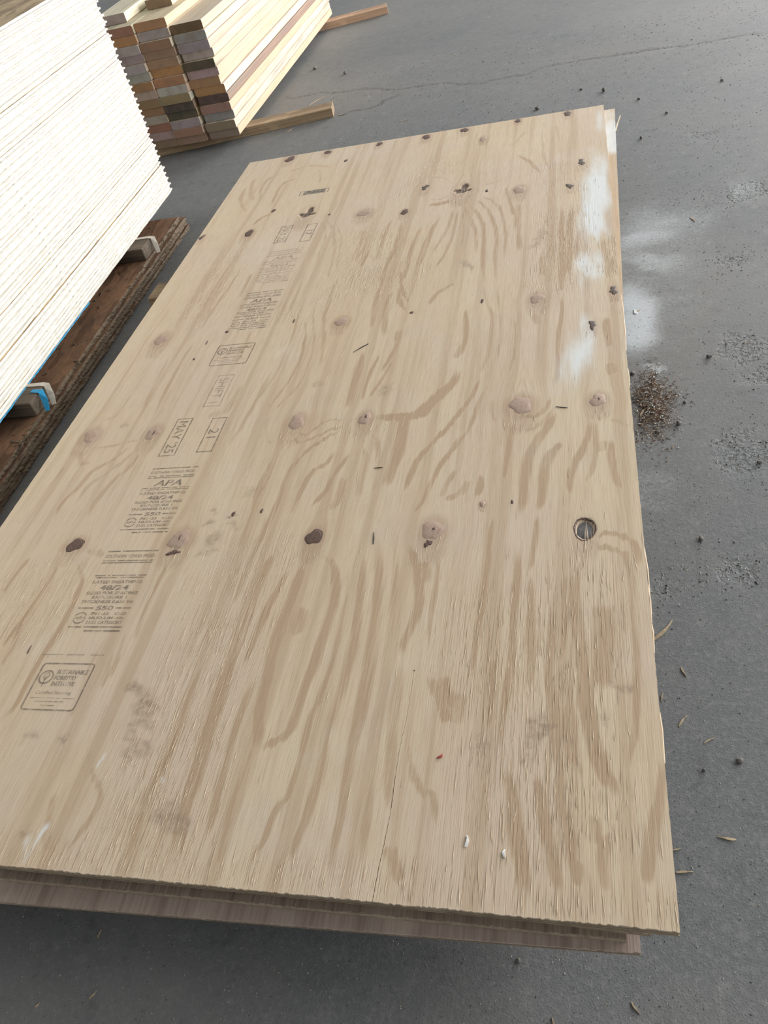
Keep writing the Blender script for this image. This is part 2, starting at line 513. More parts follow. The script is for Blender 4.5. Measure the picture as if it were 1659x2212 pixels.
# ------------------------------------------------------------------ node helpers
class NT:
    def __init__(self, name, rough=.75, spec=.3):
        self.m = bpy.data.materials.new(name)
        self.m.use_nodes = True
        self.t = self.m.node_tree
        self.b = self.t.nodes['Principled BSDF']
        self.b.inputs['Roughness'].default_value = rough
        self.b.inputs['Specular IOR Level'].default_value = spec
        self.out = self.t.nodes['Material Output']

    def n(self, typ, **kw):
        o = self.t.nodes.new(typ)
        for k, v in kw.items():
            setattr(o, k, v)
        return o

    def put(self, sock, v):
        if v is None:
            return
        if isinstance(v, bpy.types.NodeSocket):
            self.t.links.new(v, sock)
        else:
            if isinstance(v, tuple) and len(v) == 3 and sock.type == 'RGBA':
                v = v + (1,)
            sock.default_value = v

    def attr(self, name, out='Fac'):
        return self.n('ShaderNodeAttribute', attribute_name=name).outputs[out]

    def obj(self):
        return self.n('ShaderNodeTexCoord').outputs['Object']

    def math(self, op, a, b=None, c=None, clamp=False):
        o = self.n('ShaderNodeMath', operation=op, use_clamp=clamp)
        for i, v in enumerate((a, b, c)):
            self.put(o.inputs[i], v)
        return o.outputs[0]

    def scale(self, vec, s, off=(0, 0, 0)):
        o = self.n('ShaderNodeMapping')
        self.put(o.inputs['Vector'], vec)
        o.inputs['Scale'].default_value = s
        o.inputs['Location'].default_value = off
        return o.outputs[0]

    def noise(self, vec, s=1.0, detail=3, rough=.5, dist=0.0):
        o = self.n('ShaderNodeTexNoise')
        self.put(o.inputs['Vector'], vec)
        o.inputs['Scale'].default_value = s
        o.inputs['Detail'].default_value = detail
        o.inputs['Roughness'].default_value = rough
        o.inputs['Distortion'].default_value = dist
        return o.outputs['Fac']

    def voro(self, vec, s, feature='F1', out='Distance', rand=1.0):
        o = self.n('ShaderNodeTexVoronoi', feature=feature)
        self.put(o.inputs['Vector'], vec)
        o.inputs['Scale'].default_value = s
        o.inputs['Randomness'].default_value = rand
        return o.outputs[out]

    def ramp(self, v, a, b, lo=0.0, hi=1.0):
        o = self.n('ShaderNodeMapRange', clamp=True)
        o.interpolation_type = 'SMOOTHSTEP'
        self.put(o.inputs[0], v)
        for i, x in enumerate((a, b, lo, hi)):
            o.inputs[i + 1].default_value = x
        return o.outputs[0]

    def mix(self, f, a, b, mode='MIX'):
        o = self.n('ShaderNodeMix', data_type='RGBA', blend_type=mode)
        self.put(o.inputs[0], f)
        self.put(o.inputs[6], a)
        self.put(o.inputs[7], b)
        return o.outputs[2]

    def sep(self, v):
        o = self.n('ShaderNodeSeparateXYZ')
        self.put(o.inputs[0], v)
        return o.outputs

    def comb(self, x, y, z=0.0):
        o = self.n('ShaderNodeCombineXYZ')
        for i, v in enumerate((x, y, z)):
            self.put(o.inputs[i], v)
        return o.outputs[0]

    def color(self, c):
        self.put(self.b.inputs['Base Color'], c)

    def bump(self, h, strength=.3, dist=.002):
        o = self.n('ShaderNodeBump')
        o.inputs['Strength'].default_value = strength
        o.inputs['Distance'].default_value = dist
        self.put(o.inputs['Height'], h)
        self.put(self.b.inputs['Normal'], o.outputs[0])


# ------------------------------------------------------------------ materials
def mat_face():
    k = NT('plywood_face_veneer', .72, .25)
    g = k.comb(k.attr('grain_u'), k.attr('grain_v'))
    n_mid = k.noise(k.scale(g, (150, 3.2, 1)), 1, 4, .6)
    n_fine = k.noise(k.scale(g, (900, 16, 1)), 1, 3, .6)
    n_str = k.noise(k.scale(g, (210, 7, 1), (6, 3, 0)), 1, 4, .7)
    n_big = k.noise(k.scale(g, (7, 1.3, 1), (3, 2, 0)), 1, 3, .55)
    n_blot = k.noise(k.scale(g, (9, 8, 1), (9, 5, 0)), 1, 4, .6)
    n_zone = k.noise(k.scale(g, (2.6, 1.9, 1), (4, 1, 0)), 1, 2, .5)
    n_ring = k.noise(k.scale(g, (34, .8, 1), (1, 7, 0)), 1, 2, .5)
    band = k.attr('band')
    base = k.mix(k.ramp(n_big, .3, .7), (.672, .558, .402), (.632, .498, .342))
    base = k.mix(k.ramp(n_blot, .45, .75, 0, .45), base, (.650, .555, .465))
    base = k.mix(k.ramp(n_zone, .42, .62, 0, .6), base, (.640, .518, .408))
    faint = k.math('MULTIPLY', k.ramp(n_ring, .47, .66), .42)
    fac = k.math('ADD', band, k.math('MULTIPLY', k.math('SUBTRACT', n_str, .5), k.math('ADD', k.math('MULTIPLY', band, 2.3), .26)))
    fac = k.math('MAXIMUM', k.ramp(fac, .04, .68, 0, .74), faint)
    c = k.mix(fac, base, (.425, .288, .178))
    c = k.mix(k.math('MULTIPLY', k.attr('halo'), k.ramp(n_mid, .3, .7, .4, 1)), c, (.375, .240, .170))
    c = k.mix(k.ramp(n_fine, .40, .7, 0, .34), c, (.330, .225, .145))
    c = k.mix(k.ramp(n_fine, .62, .8, 0, .35), c, (.730, .640, .510))
    rgh = k.attr('rough')
    tear = k.ramp(k.noise(k.scale(g, (420, 9, 1), (2, 8, 0)), 1, 3, .65), .52, .62)
    c = k.mix(k.math('MULTIPLY', k.math('MULTIPLY', rgh, tear), .6), c, (.425, .288, .178))
    st = k.math('MULTIPLY', k.attr('stain'), k.ramp(k.noise(k.obj(), 95, 4, .65), .3, .65, .25, 1))
    c = k.mix(st, c, (.310, .225, .160))
    # fine dark specks
    sp = k.math('MULTIPLY', k.ramp(k.voro(k.scale(g, (60, 22, 1)), 1), .03, .06, 1, 0), k.ramp(n_blot, .5, .7, 0, .5))
    c = k.mix(sp, c, (.12, .085, .06))
    du = k.attr('dust')
    dn = k.noise(k.scale(g, (60, 20, 1)), 1, 5, .65)
    df = k.ramp(k.math('ADD', du, k.math('MULTIPLY', k.math('SUBTRACT', dn, .5), k.math('MULTIPLY', du, 1.0))), .02, 1.15, 0, .95)
    c = k.mix(df, c, (.74, .765, .76))
    c = k.mix(k.attr('pit'), c, (.130, .095, .078))
    k.color(c)
    h = k.math('ADD', k.math('MULTIPLY', n_fine, .4), k.math('MULTIPLY', k.math('MULTIPLY', tear, rgh), -1.2))
    h = k.math('ADD', h, k.math('MULTIPLY', n_mid, .5))
    k.bump(h, .38, .0014)
    return k.m


def mat_wood_strip(name, c1, c2, c3, along=1, sc=260):
    """plain streaky veneer; along = local axis of the fibres"""
    k = NT(name, .78, .2)
    s = [sc, sc, sc]
    s[along] = sc / 45
    o = k.obj()
    n1 = k.noise(k.scale(o, tuple(s)), 1, 4, .65)
    n2 = k.noise(k.scale(o, tuple(x / 6 for x in s)), 1, 3, .6)
    n3 = k.noise(o, 9, 3, .6)
    c = k.mix(k.ramp(n1, .35, .65), c1, c2)
    c = k.mix(k.ramp(n2, .45, .7, 0, .7), c, c3)
    c = k.mix(k.ramp(n3, .5, .72, 0, .5), c, tuple(min(1, v * 1.25 + .03) for v in c1))
    k.color(c)
    k.bump(n1, .6, .0015)
    return k.m


def mat_plain(name, c1, c2, sc=40, rough=.75, bump=.2, bdist=.001, spec=.3):
    k = NT(name, rough, spec)
    n = k.noise(k.obj(), sc, 4, .6)
    k.color(k.mix(k.ramp(n, .3, .7), c1, c2))
    k.bump(n, bump, bdist)
    return k.m


def mat_knot(name, core, rim, ringmix):
    k = NT(name, .6, .35)
    o = k.obj()
    nn = k.noise(o, 130, 3, .6)
    v = k.n('ShaderNodeVectorMath', operation='LENGTH')
    k.put(v.inputs[0], k.scale(o, (1, .8, 0)))
    r = k.math('ADD', v.outputs['Value'], k.math('MULTIPLY', k.math('SUBTRACT', nn, .5), .006))
    ring = k.math('SINE', k.math('MULTIPLY', r, 1500))
    c = k.mix(k.ramp(ring, -.3, .9, 0, ringmix), core, rim)
    c = k.mix(k.ramp(nn, .5, .75, 0, .55), c, rim)
    e = k.attr('edge')
    c = k.mix(k.ramp(k.math('ADD', e, k.math('MULTIPLY', k.math('SUBTRACT', k.noise(o, 260, 2), .5), .5)), .72, 1.0, 0, .8), c, rim)
    k.color(c)
    k.bump(nn, .5, .001)
    return k.m


def mat_ink(name, dens, col=(.115, .105, .095)):
    k = NT(name, .8, .1)
    o = k.obj()
    n = k.noise(o, 70, 4, .6)
    n2 = k.noise(o, 900, 2, .5)
    f = k.math('MULTIPLY', k.ramp(n, .25, .62, .18, 1), k.ramp(n2, .3, .6, .6, 1))
    f = k.math('MULTIPLY', f, dens)
    k.color(col)
    tr = k.n('ShaderNodeBsdfTransparent')
    mx = k.n('ShaderNodeMixShader')
    k.put(mx.inputs[0], f)
    k.t.links.new(tr.outputs[0], mx.inputs[1])
    k.t.links.new(k.b.outputs[0], mx.inputs[2])
    k.t.links.new(mx.outputs[0], k.out.inputs['Surface'])
    return k.m


def mat_floor():
    k = NT('concrete', .75, .3)
    o = k.obj()
    a = k.noise(o, 1.1, 5, .6)
    b = k.noise(o, 7, 5, .65)
    f = k.noise(o, 120, 4, .7)
    g = k.noise(o, 420, 2, .6)
    c = k.mix(k.ramp(a, .32, .68), (.140, .147, .151), (.172, .175, .172))
    c = k.mix(k.ramp(b, .35, .75, 0, .35), c, (.195, .195, .190))
    c = k.mix(k.ramp(b, .2, .42, .3, 0), c, (.085, .092, .097))
    c = k.mix(k.ramp(f, .45, .72, 0, .6), c, (.260, .262, .258))
    c = k.mix(k.ramp(g, .30, .43, .6, 0), c, (.060, .064, .066))
    # brownish trodden-in dust in patches
    far = k.ramp(k.noise(k.scale(o, (1, 1, 1), (5, 8, 0)), .8, 4, .6), .40, .66, 0, .6)
    c = k.mix(far, c, k.mix(k.ramp(a, .35, .65), (.245, .240, .230), (.205, .193, .174)))
    e = k.noise(o, 28, 6, .7)
    c = k.mix(k.ramp(e, .30, .46, .45, 0), c, (.100, .100, .098))
    c = k.mix(k.ramp(e, .54, .72, 0, .4), c, (.29, .288, .28))
    pit = k.attr('pit')
    pv = k.noise(o, 95, 3, .6)
    pf = k.math('MULTIPLY', k.ramp(pv, .46, .56), k.ramp(k.math('ADD', pit, k.math('MULTIPLY', k.math('SUBTRACT', b, .5), 1.5)), .45, .85))
    c = k.mix(k.math('MULTIPLY', k.ramp(pit, .2, .8, 0, .35), k.ramp(f, .4, .6)), c, (.30, .31, .31))
    c = k.mix(k.math('MULTIPLY', k.attr('crack'), k.ramp(k.noise(o, 60, 3), .35, .6)), c, (.075, .066, .057))
    du = k.attr('dust')
    dn = k.math('ADD', k.math('MULTIPLY', k.math('SUBTRACT', b, .5), .55), k.math('MULTIPLY', k.math('SUBTRACT', f, .5), .75))
    df = k.ramp(k.math('ADD', du, k.math('MULTIPLY', dn, k.ramp(du, 0, .3))), .02, 1.1, 0, .92)
    c = k.mix(df, c, (.60, .63, .65))
    c = k.mix(k.math('MULTIPLY', k.attr('saw'), k.ramp(f, .35, .6, .3, .9)), c, (.15, .125, .105))
    k.color(c)
    rr = k.math('ADD', k.ramp(f, .3, .7, .68, .76), k.math('MULTIPLY', k.math('MAXIMUM', df, pf), .35))
    k.put(k.b.inputs['Roughness'], rr)
    h = k.math('ADD', k.math('MULTIPLY', f, .6), k.math('MULTIPLY', g, .5))
    h = k.math('SUBTRACT', h, k.math('MULTIPLY', pf, 1.3))
    k.bump(h, .5, .0018)
    return k.m


def mat_osb_edge_white():
    k = NT('osb_sealed_white_edge', .8, .2)
    o = k.obj()
    n = k.noise(k.scale(o, (300, 45, 420)), 1, 4, .65)
    n2 = k.noise(k.scale(o, (20, 9, 20)), 1, 4, .6)
    sp = k.noise(k.scale(o, (200, 60, 200)), 1, 2, .5)
    c = k.mix(k.ramp(n, .35, .65), (.77, .755, .70), (.66, .625, .555))
    c = k.mix(k.ramp(n2, .56, .76, 0, .5), c, (.74, .66, .52))
    c = k.mix(k.ramp(sp, .26, .32, .55, 0), c, (.16, .12, .09))
    k.color(c)
    k.bump(n, .7, .002)
    return k.m


def mat_osb_face(name, tone, dark, strands=26):
    k = NT(name, .75, .25)
    o = k.obj()
    w = k.noise(o, 14, 2, .5)
    mp = k.n('ShaderNodeMapping')
    k.put(mp.inputs['Vector'], o)
    mp.inputs['Rotation'].default_value = (0, 0, .6)
    mp.inputs['Scale'].default_value = (strands * 1.5, strands * .42, 1)
    vec = mp.outputs[0]
    vv = k.n('ShaderNodeVectorMath', operation='ADD')
    k.put(vv.inputs[0], vec)
    k.put(vv.inputs[1], k.comb(k.math('MULTIPLY', w, 1.6), k.math('MULTIPLY', w, -1.2)))
    col = k.voro(vv.outputs[0], 1, 'F1', 'Color')
    r = k.sep(col)[0]
    ed = k.voro(vv.outputs[0], 1, 'DISTANCE_TO_EDGE', 'Distance')
    n = k.noise(k.scale(o, (160, 40, 1)), 1, 4, .6)
    c = k.mix(k.ramp(r, .1, .9), tone, tuple(v * .55 for v in tone))
    c = k.mix(k.ramp(n, .4, .7, 0, .5), c, dark)
    c = k.mix(k.ramp(k.noise(o, 5, 4, .6), .45, .7, 0, .55), c, dark)
    k.color(c)
    k.bump(k.math('ADD', k.math('MULTIPLY', r, .6), k.math('MULTIPLY', n, .4)), .5, .002)
    return k.m


def mat_board_side():
    k = NT('sawn_board_side', .72, .25)
    o = k.obj()
    rnd = k.n('ShaderNodeObjectInfo').outputs['Random']
    off = k.comb(k.math('MULTIPLY', rnd, 37), k.math('MULTIPLY', rnd, 11), k.math('MULTIPLY', rnd, 23))
    vv = k.n('ShaderNodeVectorMath', operation='ADD')
    k.put(vv.inputs[0], o)
    k.put(vv.inputs[1], off)
    p = vv.outputs[0]
    n1 = k.noise(k.scale(p, (110, 3, 110)), 1, 4, .6)
    n2 = k.noise(k.scale(p, (9, 2.5, 9)), 1, 3, .6)
    tint = k.attr('tint', 'Color')
    c = k.mix(k.ramp(n1, .4, .7, 0, .45), tint, (.46, .31, .19))
    mould = k.attr('mould')
    mf = k.math('MULTIPLY', k.ramp(k.noise(k.scale(p, (26, 1.6, 26)), 1, 4, .6), .50, .68), mould)
    c = k.mix(k.math('MULTIPLY', mf, .8), c, (.24, .22, .19))
    kn = k.ramp(k.voro(k.scale(p, (12, 2.6, 12)), 1), .055, .085, .75, 0)
    c = k.mix(kn, c, (.24, .14, .08))
    k.color(c)
    k.bump(n1, .25, .001)
    return k.m


def mat_board_end():
    k = NT('sawn_board_end', .85, .15)
    o = k.obj()
    rnd = k.n('ShaderNodeObjectInfo').outputs['Random']
    off = k.comb(k.math('MULTIPLY', rnd, 3.7), 0.0, k.math('MULTIPLY', rnd, 2.3))
    vv = k.n('ShaderNodeVectorMath', operation='ADD')
    k.put(vv.inputs[0], o)
    k.put(vv.inputs[1], off)
    n1 = k.noise(vv.outputs[0], 24, 4, .6)
    v = k.n('ShaderNodeVectorMath', operation='LENGTH')
    k.put(v.inputs[0], vv.outputs[0])
    ring = k.math('SINE', k.math('MULTIPLY', k.math('ADD', v.outputs['Value'], k.math('MULTIPLY', n1, .02)), 900))
    tint = k.attr('tint', 'Color')
    c = k.mix(k.ramp(n1, .4, .7, 0, .4), tint, (.22, .15, .11))
    c = k.mix(k.ramp(ring, 0, 1, 0, .12), c, (.12, .075, .05))
    k.color(c)
    k.bump(n1, .3, .001)
    return k.m


M = {}
M['face'] = mat_face()
M['edge_a'] = mat_wood_strip('plywood_edge_long_grain', (.40, .315, .225), (.30, .23, .16), (.20, .15, .10), 0)
M['edge_b'] = mat_wood_strip('plywood_edge_cross_grain', (.42, .335, .245), (.30, .23, .165), (.20, .15, .105), 2, 340)
M['veneer_brown'] = mat_wood_strip('plywood_brown_face', (.42, .34, .265), (.28, .21, .155), (.16, .115, .085))
M['veneer_pink'] = mat_wood_strip('plywood_rosy_face', (.50, .41, .35), (.40, .30, .25), (.28, .20, .16), 1, 180)
M['veneer_pale'] = mat_wood_strip('plywood_pale_face', (.640, .500, .370), (.560, .410, .280), (.500, .350, .230), 1, 180)
M['knot_tight'] = mat_knot('knot_tight', (.44, .32, .25), (.26, .165, .12), .14)
M['knot_dark'] = mat_knot('knot_dark', (.165, .105, .082), (.040, .027, .023), .6)
M['knot_bark'] = mat_knot('knot_bark', (.190, .140, .115), (.030, .024, .022), .8)
M['hole'] = mat_plain('knot_hole_bottom', (.115, .108, .106), (.19, .18, .175), 160, .8, .5)
M['fibre'] = mat_plain('torn_fibre', (.62, .50, .36), (.50, .38, .26), 60, .7, .1)
M['ink'] = mat_ink('stamp_ink', .62)
M['ink_faint'] = mat_ink('stamp_ink_faint', .36)
M['ink_blue'] = mat_ink('stamp_ink_blue', .7, (.105, .125, .14))
M['floor'] = mat_floor()
M['osb_white'] = mat_osb_edge_white()
M['osb_face'] = mat_osb_face('osb_face_pale', (.62, .48, .31), (.33, .22, .13))
M['osb_brown'] = mat_osb_face('osb_face_weathered', (.25, .135, .075), (.075, .048, .032), 26)
M['osb_brown_edge'] = mat_wood_strip('osb_weathered_edge', (.215, .160, .108), (.130, .092, .060), (.060, .042, .030), 1, 240)
M['board'] = mat_board_side()
M['board_end'] = mat_board_end()
M['block'] = mat_wood_strip('spacer_timber', (.17, .135, .10), (.11, .085, .062), (.075, .058, .044), 0, 120)
M['dunnage'] = mat_wood_strip('dunnage_timber', (.40, .30, .19), (.27, .19, .12), (.17, .12, .08), 0, 120)
M['dunnage_pink'] = mat_wood_strip('dunnage_timber_pink', (.50, .34, .235), (.40, .26, .17), (.28, .17, .11), 0, 120)
M['strap_white'] = mat_plain('strap_white', (.62, .57, .50), (.50, .45, .38), 60, .5, .1)
M['strap_blue'] = mat_plain('strap_blue', (.020, .24, .47), (.03, .32, .56), 60, .5, .1)
M['sliver'] = mat_plain('wood_sliver', (.52, .42, .29), (.36, .27, .17), 200, .8, .2)
M['pebble'] = mat_plain('pebble', (.20, .18, .16), (.10, .09, .08), 200, .8, .4)
M['grit_pale'] = mat_plain('grit_pale', (.50, .50, .48), (.36, .36, .35), 90, .8, .1)
M['grit_dark'] = mat_plain('grit_dark', (.03, .029, .028), (.055, .05, .045), 90, .8, .1)
M['chip_white'] = mat_plain('white_chip', (.82, .83, .82), (.74, .75, .74), 90, .7, .1)
M['chip_red'] = mat_plain('red_crumb', (.45, .10, .08), (.35, .09, .07), 90, .7, .1)
M['saw_a'] = mat_plain('sawdust_brown', (.17, .095, .055), (.11, .062, .037), 300, .9, .3)
M['saw_b'] = mat_plain('sawdust_tan', (.38, .27, .175), (.28, .19, .12), 300, .9, .3)

# ================================================================== floor
def build_floor():
    xs = np.concatenate([np.linspace(-14, -2.3, 14)[:-1], np.arange(-2.3, 1.0, .012), np.linspace(1.0, 14, 14)])
    ys = np.concatenate([np.linspace(-8, -.6, 8)[:-1], np.arange(-.6, 4.4, .012), np.linspace(4.4, 20, 16)])
    X, Y = np.meshgrid(xs, ys)
    X, Y = X.ravel(), Y.ravel()
    mx, my = X * 1000, Y * 1000
    wx = mx + 30 * (vnoise(mx / 40, my / 40, 1) - .5)
    wy = my + 30 * (vnoise(mx / 40, my / 40, 2) - .5)
    dust, pit, crack = (np.zeros_like(X) for _ in range(3))
    for w, i, f in FLOOR_DUST:
        stroke(dust, wx, wy, f, w, i, 1.3, mode='add', fade=.3)
    for w, i, f in FLOOR_PIT:
        stroke(pit, wx, wy, f, w, i, 1.0)
    for w, i, f in FLOOR_CRACK:
        stroke(crack, mx + 60 * (vnoise(mx / 70, my / 70, 5) - .5), my + 60 * (vnoise(mx / 70, my / 70, 6) - .5) , f, w * 1.5, i * .75, .8, False)
    saw = np.zeros_like(X)
    stroke(saw, wx, wy, [45, 1150, 55, 1080, 45, 1000, 35, 975], 40, 1, 1)
    Z = -.0015 * crack - .001 * pit * vnoise(mx / 14, my / 14, 9)
    me = grid_mesh('floor', np.stack([X, Y, Z], 1), len(xs), len(ys))
    for n, v in (('dust', np.clip(dust, 0, 1.1)), ('pit', pit), ('crack', crack), ('saw', saw)):
        set_attr(me, n, v)
    o = link('floor', me, None, [M['floor']])
    tag(o, 'grey concrete floor with pale dust, pits and hairline cracks', 'floor', kind='structure')


build_floor()

# plain sheet-metal wall of the hall, far behind the stacks
vs, fs = [], []
ys = np.arange(-8, 20.01, .1)
for i, y in enumerate(ys):
    x = -9 + (.03 if i % 4 < 2 else 0)
    vs += [(x, y, 0), (x, y, 5.5)]
fs = [(2 * i, 2 * i + 1, 2 * i + 3, 2 * i + 2) for i in range(len(ys) - 1)]
o = link('wall_left', mesh_from('wall_left', vs, fs), None, [mat_plain('wall_sheet_metal', (.42, .43, .43), (.36, .37, .37), 3, .6, .05)])
tag(o, 'grey ribbed sheet-metal wall of the hall', 'wall', kind='structure')
# the roof keeps the overhead sky off the stacks; daylight comes in low through the open sides
vs, fs = [], []
xs = np.arange(-9, 7.01, .2)
for i, x in enumerate(xs):
    z = 5.5 + (.05 if i % 4 < 2 else 0)
    vs += [(x, -8, z), (x, 13, z)]
fs = [(2 * i, 2 * i + 2, 2 * i + 3, 2 * i + 1) for i in range(len(xs) - 1)]
o = link('ceiling', mesh_from('ceiling', vs, fs), None, [mat_plain('roof_sheet_metal', (.40, .41, .41), (.34, .35, .35), 3, .6, .05)])
tag(o, 'pale ribbed sheet-metal roof of the hall', 'ceiling', kind='structure')

# ================================================================== plywood stack
ZTOP = .143
SW, SL = 1.2192, 2.4384


def rim_grid(x0, x1, y0, y1, nx, ny, amp, seed):
    """a rectangle grid whose short ends are splintered"""
    xs = np.linspace(x0, x1, nx)
    ys = np.linspace(y0, y1, ny)
    X, Y = np.meshgrid(xs, ys)
    r = np.random.default_rng(seed)
    j0 = amp * (r.random(nx) - .5) + amp * .5 * (vnoise(np.arange(nx) / 14., np.zeros(nx), seed) - .5)
    j1 = amp * (r.random(nx) - .5)
    Y[0] += j0
    Y[-1] += j1
    ks = amp * .35 * (vnoise(np.arange(ny) / 3., np.zeros(ny) + 4, seed + 1) - .5)
    X[:, 0] += ks
    X[:, -1] += ks[::-1]
    return X, Y


def skirt(me, nx, ny, depth, drop=()):
    """drop a thin wall around the border of a grid mesh so that a veneer has thickness"""
    bm = bmesh.new()
    bm.from_mesh(me)
    if len(drop):
        bm.faces.ensure_lookup_table()
        bmesh.ops.delete(bm, geom=[bm.faces[i] for i in drop], context='FACES_ONLY')
    be = [e for e in bm.edges if e.is_boundary]
    for e in be:
        e.smooth = False
    r = bmesh.ops.extrude_edge_only(bm, edges=be)
    for v in [g for g in r['geom'] if isinstance(g, bmesh.types.BMVert)]:
        v.co.z -= depth
    for f in bm.faces:
        f.smooth = len([1 for v in f.verts if v.is_boundary]) < 2 and f.normal.z > .5
    bm.to_mesh(me)
    bm.free()


def plies(parent, t, zt, face_t, cores=3, inset=.001, wd=SW):
    """core plies below the face veneer: cross and long grain in turn, each a board of its own"""
    h = (t - 2 * face_t) / cores
    z = zt - face_t
    for i in range(cores):
        d = inset * random.uniform(.2, 1.6)
        b = box_mesh('core_ply', -wd + d, -d, d, SL - d, z - h, z)
        link('core_ply', b, parent, [M['edge_b'] if i % 2 == 0 else M['edge_a']])
        z -= h
    b = box_mesh('back_veneer', -wd, 0, .0005, SL - .0005, z - face_t, z)
    link('back_veneer', b, parent, [M['edge_a']])


HOLES = []


def build_top_sheet():
    t, ft = .0167, .003
    root = empty('plywood_sheet', (0, 0, ZTOP))
    tag(root, 'knotty pale plywood sheet with grey ink stamps, topmost on the stack', 'plywood sheet', 'plywood sheets in the low stack')
    nx, ny = 407, 814
    X, Y = rim_grid(-SW, 0, 0, SL, nx, ny, .0016, 3)
    X, Y = X.ravel(), Y.ravel()
    # drying cracks: one gap between two grid columns is led along each crack and left open
    open_cells = []
    G = X.reshape(ny, nx)
    GY = Y.reshape(ny, nx)
    for flat, w0, w1 in ((CRACK, .35, 1.1), ([-683, 2280, -681, 2337, -677, 2441][::1], .7, 2.6)):
        C = curve_points(flat, 16) / 1000
        ya, yb = C[0, 1], C[-1, 1]
        o_ = np.argsort(C[:, 1])
        c = int(np.argmin(np.abs(G[ny // 2] - C[:, 0].mean())))
        for j in range(ny):
            y = GY[j, c]
            if not min(ya, yb) - .06 < y < max(ya, yb) + .001:
                if not min(ya, yb) - .001 < y < max(ya, yb) + .06:
                    continue
            inside = min(ya, yb) <= y <= max(ya, yb)
            f = np.clip((y - ya) / (yb - ya), 0, 1)
            xc = np.interp(y, C[o_, 1], C[o_, 0]) + .0007 * (RNG.random() - .5)
            w = (w0 + (w1 - w0) * f) * RNG.uniform(.55, 1.2) / 1000
            fade = 1. if inside else max(0, 1 - min(abs(y - ya), abs(y - yb)) / .06)
            sh = (xc - (G[j, c] + G[j, c + 1]) / 2) * fade
            G[j] += sh * np.exp(-((G[j] - xc) / .030) ** 2)
            if inside:
                m = (G[j, c] + G[j, c + 1]) / 2
                G[j, c], G[j, c + 1] = m - w / 2, m + w / 2
                if j < ny - 1:
                    open_cells.append(j * (nx - 1) + c)
    X = np.clip(G.ravel(), -SW - .001, .001)
    mx, my = X * 1000, Y * 1000
    # grain coordinate bends around the knots
    gu = mx.copy()
    halo = np.zeros_like(mx)
    pit = np.zeros_like(mx)
    rough = np.zeros_like(mx)
    Z = np.zeros_like(mx)
    for kind, kx, ky, ka, kb in KNOTS:
        dx, dy = mx - kx, my - ky
        R = max(ka, 6)
        m = (np.abs(dx) < 7 * R) & (np.abs(dy) < 22 * R)
        if kind != 'small':
            gu[m] -= np.sign(dx[m]) * R * .9 * np.exp(-np.abs(dx[m]) / (1.6 * R)) * np.exp(-(dy[m] / (2.4 * R)) ** 2)
            q = (dx / (1.5 * ka)) ** 2 + ((dy + .25 * kb) / (1.7 * kb)) ** 2
            halo = np.maximum(halo, (.62 if kind in ('tight', 'dark') else .3) * (1 - smooth(.35, 1.3, q)))
            q2 = (dx / (1.5 * ka)) ** 2 + ((dy + 1.5 * kb) / (1.6 * kb)) ** 2
            rough = np.maximum(rough, .7 * (1 - smooth(.3, 1.2, q2)))
            halo = np.maximum(halo, .38 * (1 - smooth(.2, 1.2, q2)))
        if kind == 'hole':
            q = np.hypot(dx / ka, dy / kb) + .10 * (vnoise(mx / 5, my / 5, 31) - .5)
            Z = np.minimum(Z, -.0028 * (1 - smooth(.86, 1.04, q)))
            HOLES.append((kx, ky, ka, kb))
        if kind == 'gap':
            # a loosened knot that broke up: two crescents of missing wood
            for (ox, oy, sa, sb) in ((.25, .35, .42, .55), (-.1, -.35, .75, .38), (-.75, -.15, .35, .14), (.8, -.3, .4, .13)):
                q = np.hypot((dx - ox * ka) / (sa * ka), (dy - oy * kb) / (sb * kb)) + .45 * (vnoise(mx / 6, my / 6, 33) - .5)
                v = 1 - smooth(.8, 1.05, q)
                Z = np.minimum(Z, -.0027 * v)
                pit = np.maximum(pit, .93 * v)
    wx = mx + 5 * (vnoise(mx / 16, my / 90, 21) - .5) + 2.5 * (vnoise(mx / 5, my / 40, 22) - .5)
    wy = my + 9 * (vnoise(mx / 5, my / 60, 23) - .5)
    band, stain, dust = (np.zeros_like(mx) for _ in range(3))
    for w, i, f in BANDS:
        stroke(band, wx, wy, f, w * 1.05, i * 1.4, .7, fade=.16, thin=.55)
    band *= .72 + .56 * vnoise(mx / 9, my / 130, 27)
    for w, i, f in STAINS:
        stroke(stain, mx + 14 * (vnoise(mx / 12, my / 12, 24) - .5), my + 14 * (vnoise(mx / 12, my / 12, 25) - .5), f, w * 1.1, min(1, i * 1.6), .9)
    for w, i, f in DUST:
        stroke(dust, mx + (22 if w < 50 else 70) * (vnoise(mx / 18, my / 110, 61) - .5), my + 90 * (vnoise(mx / 14, my / 70, 62) - .5), f, w * (.72 if w < 50 else 1.3), i * (1.1 if i > .45 else .62), 1.3, mode='add', fade=.4)
    for w, i, f in ROUGH:
        stroke(rough, wx, wy, f, w, i, 1.0)
    rough = np.maximum(rough, .8 * (1 - smooth(15, 60, my)))
    # shallow cupping of the veneer so the light rolls over it
    Z += .00025 * (vnoise(mx / 60, my / 300, 50) - .5)
    V = np.stack([X, Y, Z], 1)
    me = grid_mesh('face_veneer', V, nx, ny)
    for n, v in (('grain_u', gu / 1000), ('grain_v', Y), ('band', band), ('stain', stain), ('dust', np.clip(dust, 0, 1.1)),
                 ('rough', rough), ('halo', halo), ('pit', pit)):
        set_attr(me, n, v)
    skirt(me, nx, ny, ft, open_cells)
    face = link('face_veneer', me, root, [M['face']])
    plies(root, t, 0, ft)
    return root, face, (mx, my, rough)


TOP, FACE, RF = build_top_sheet()


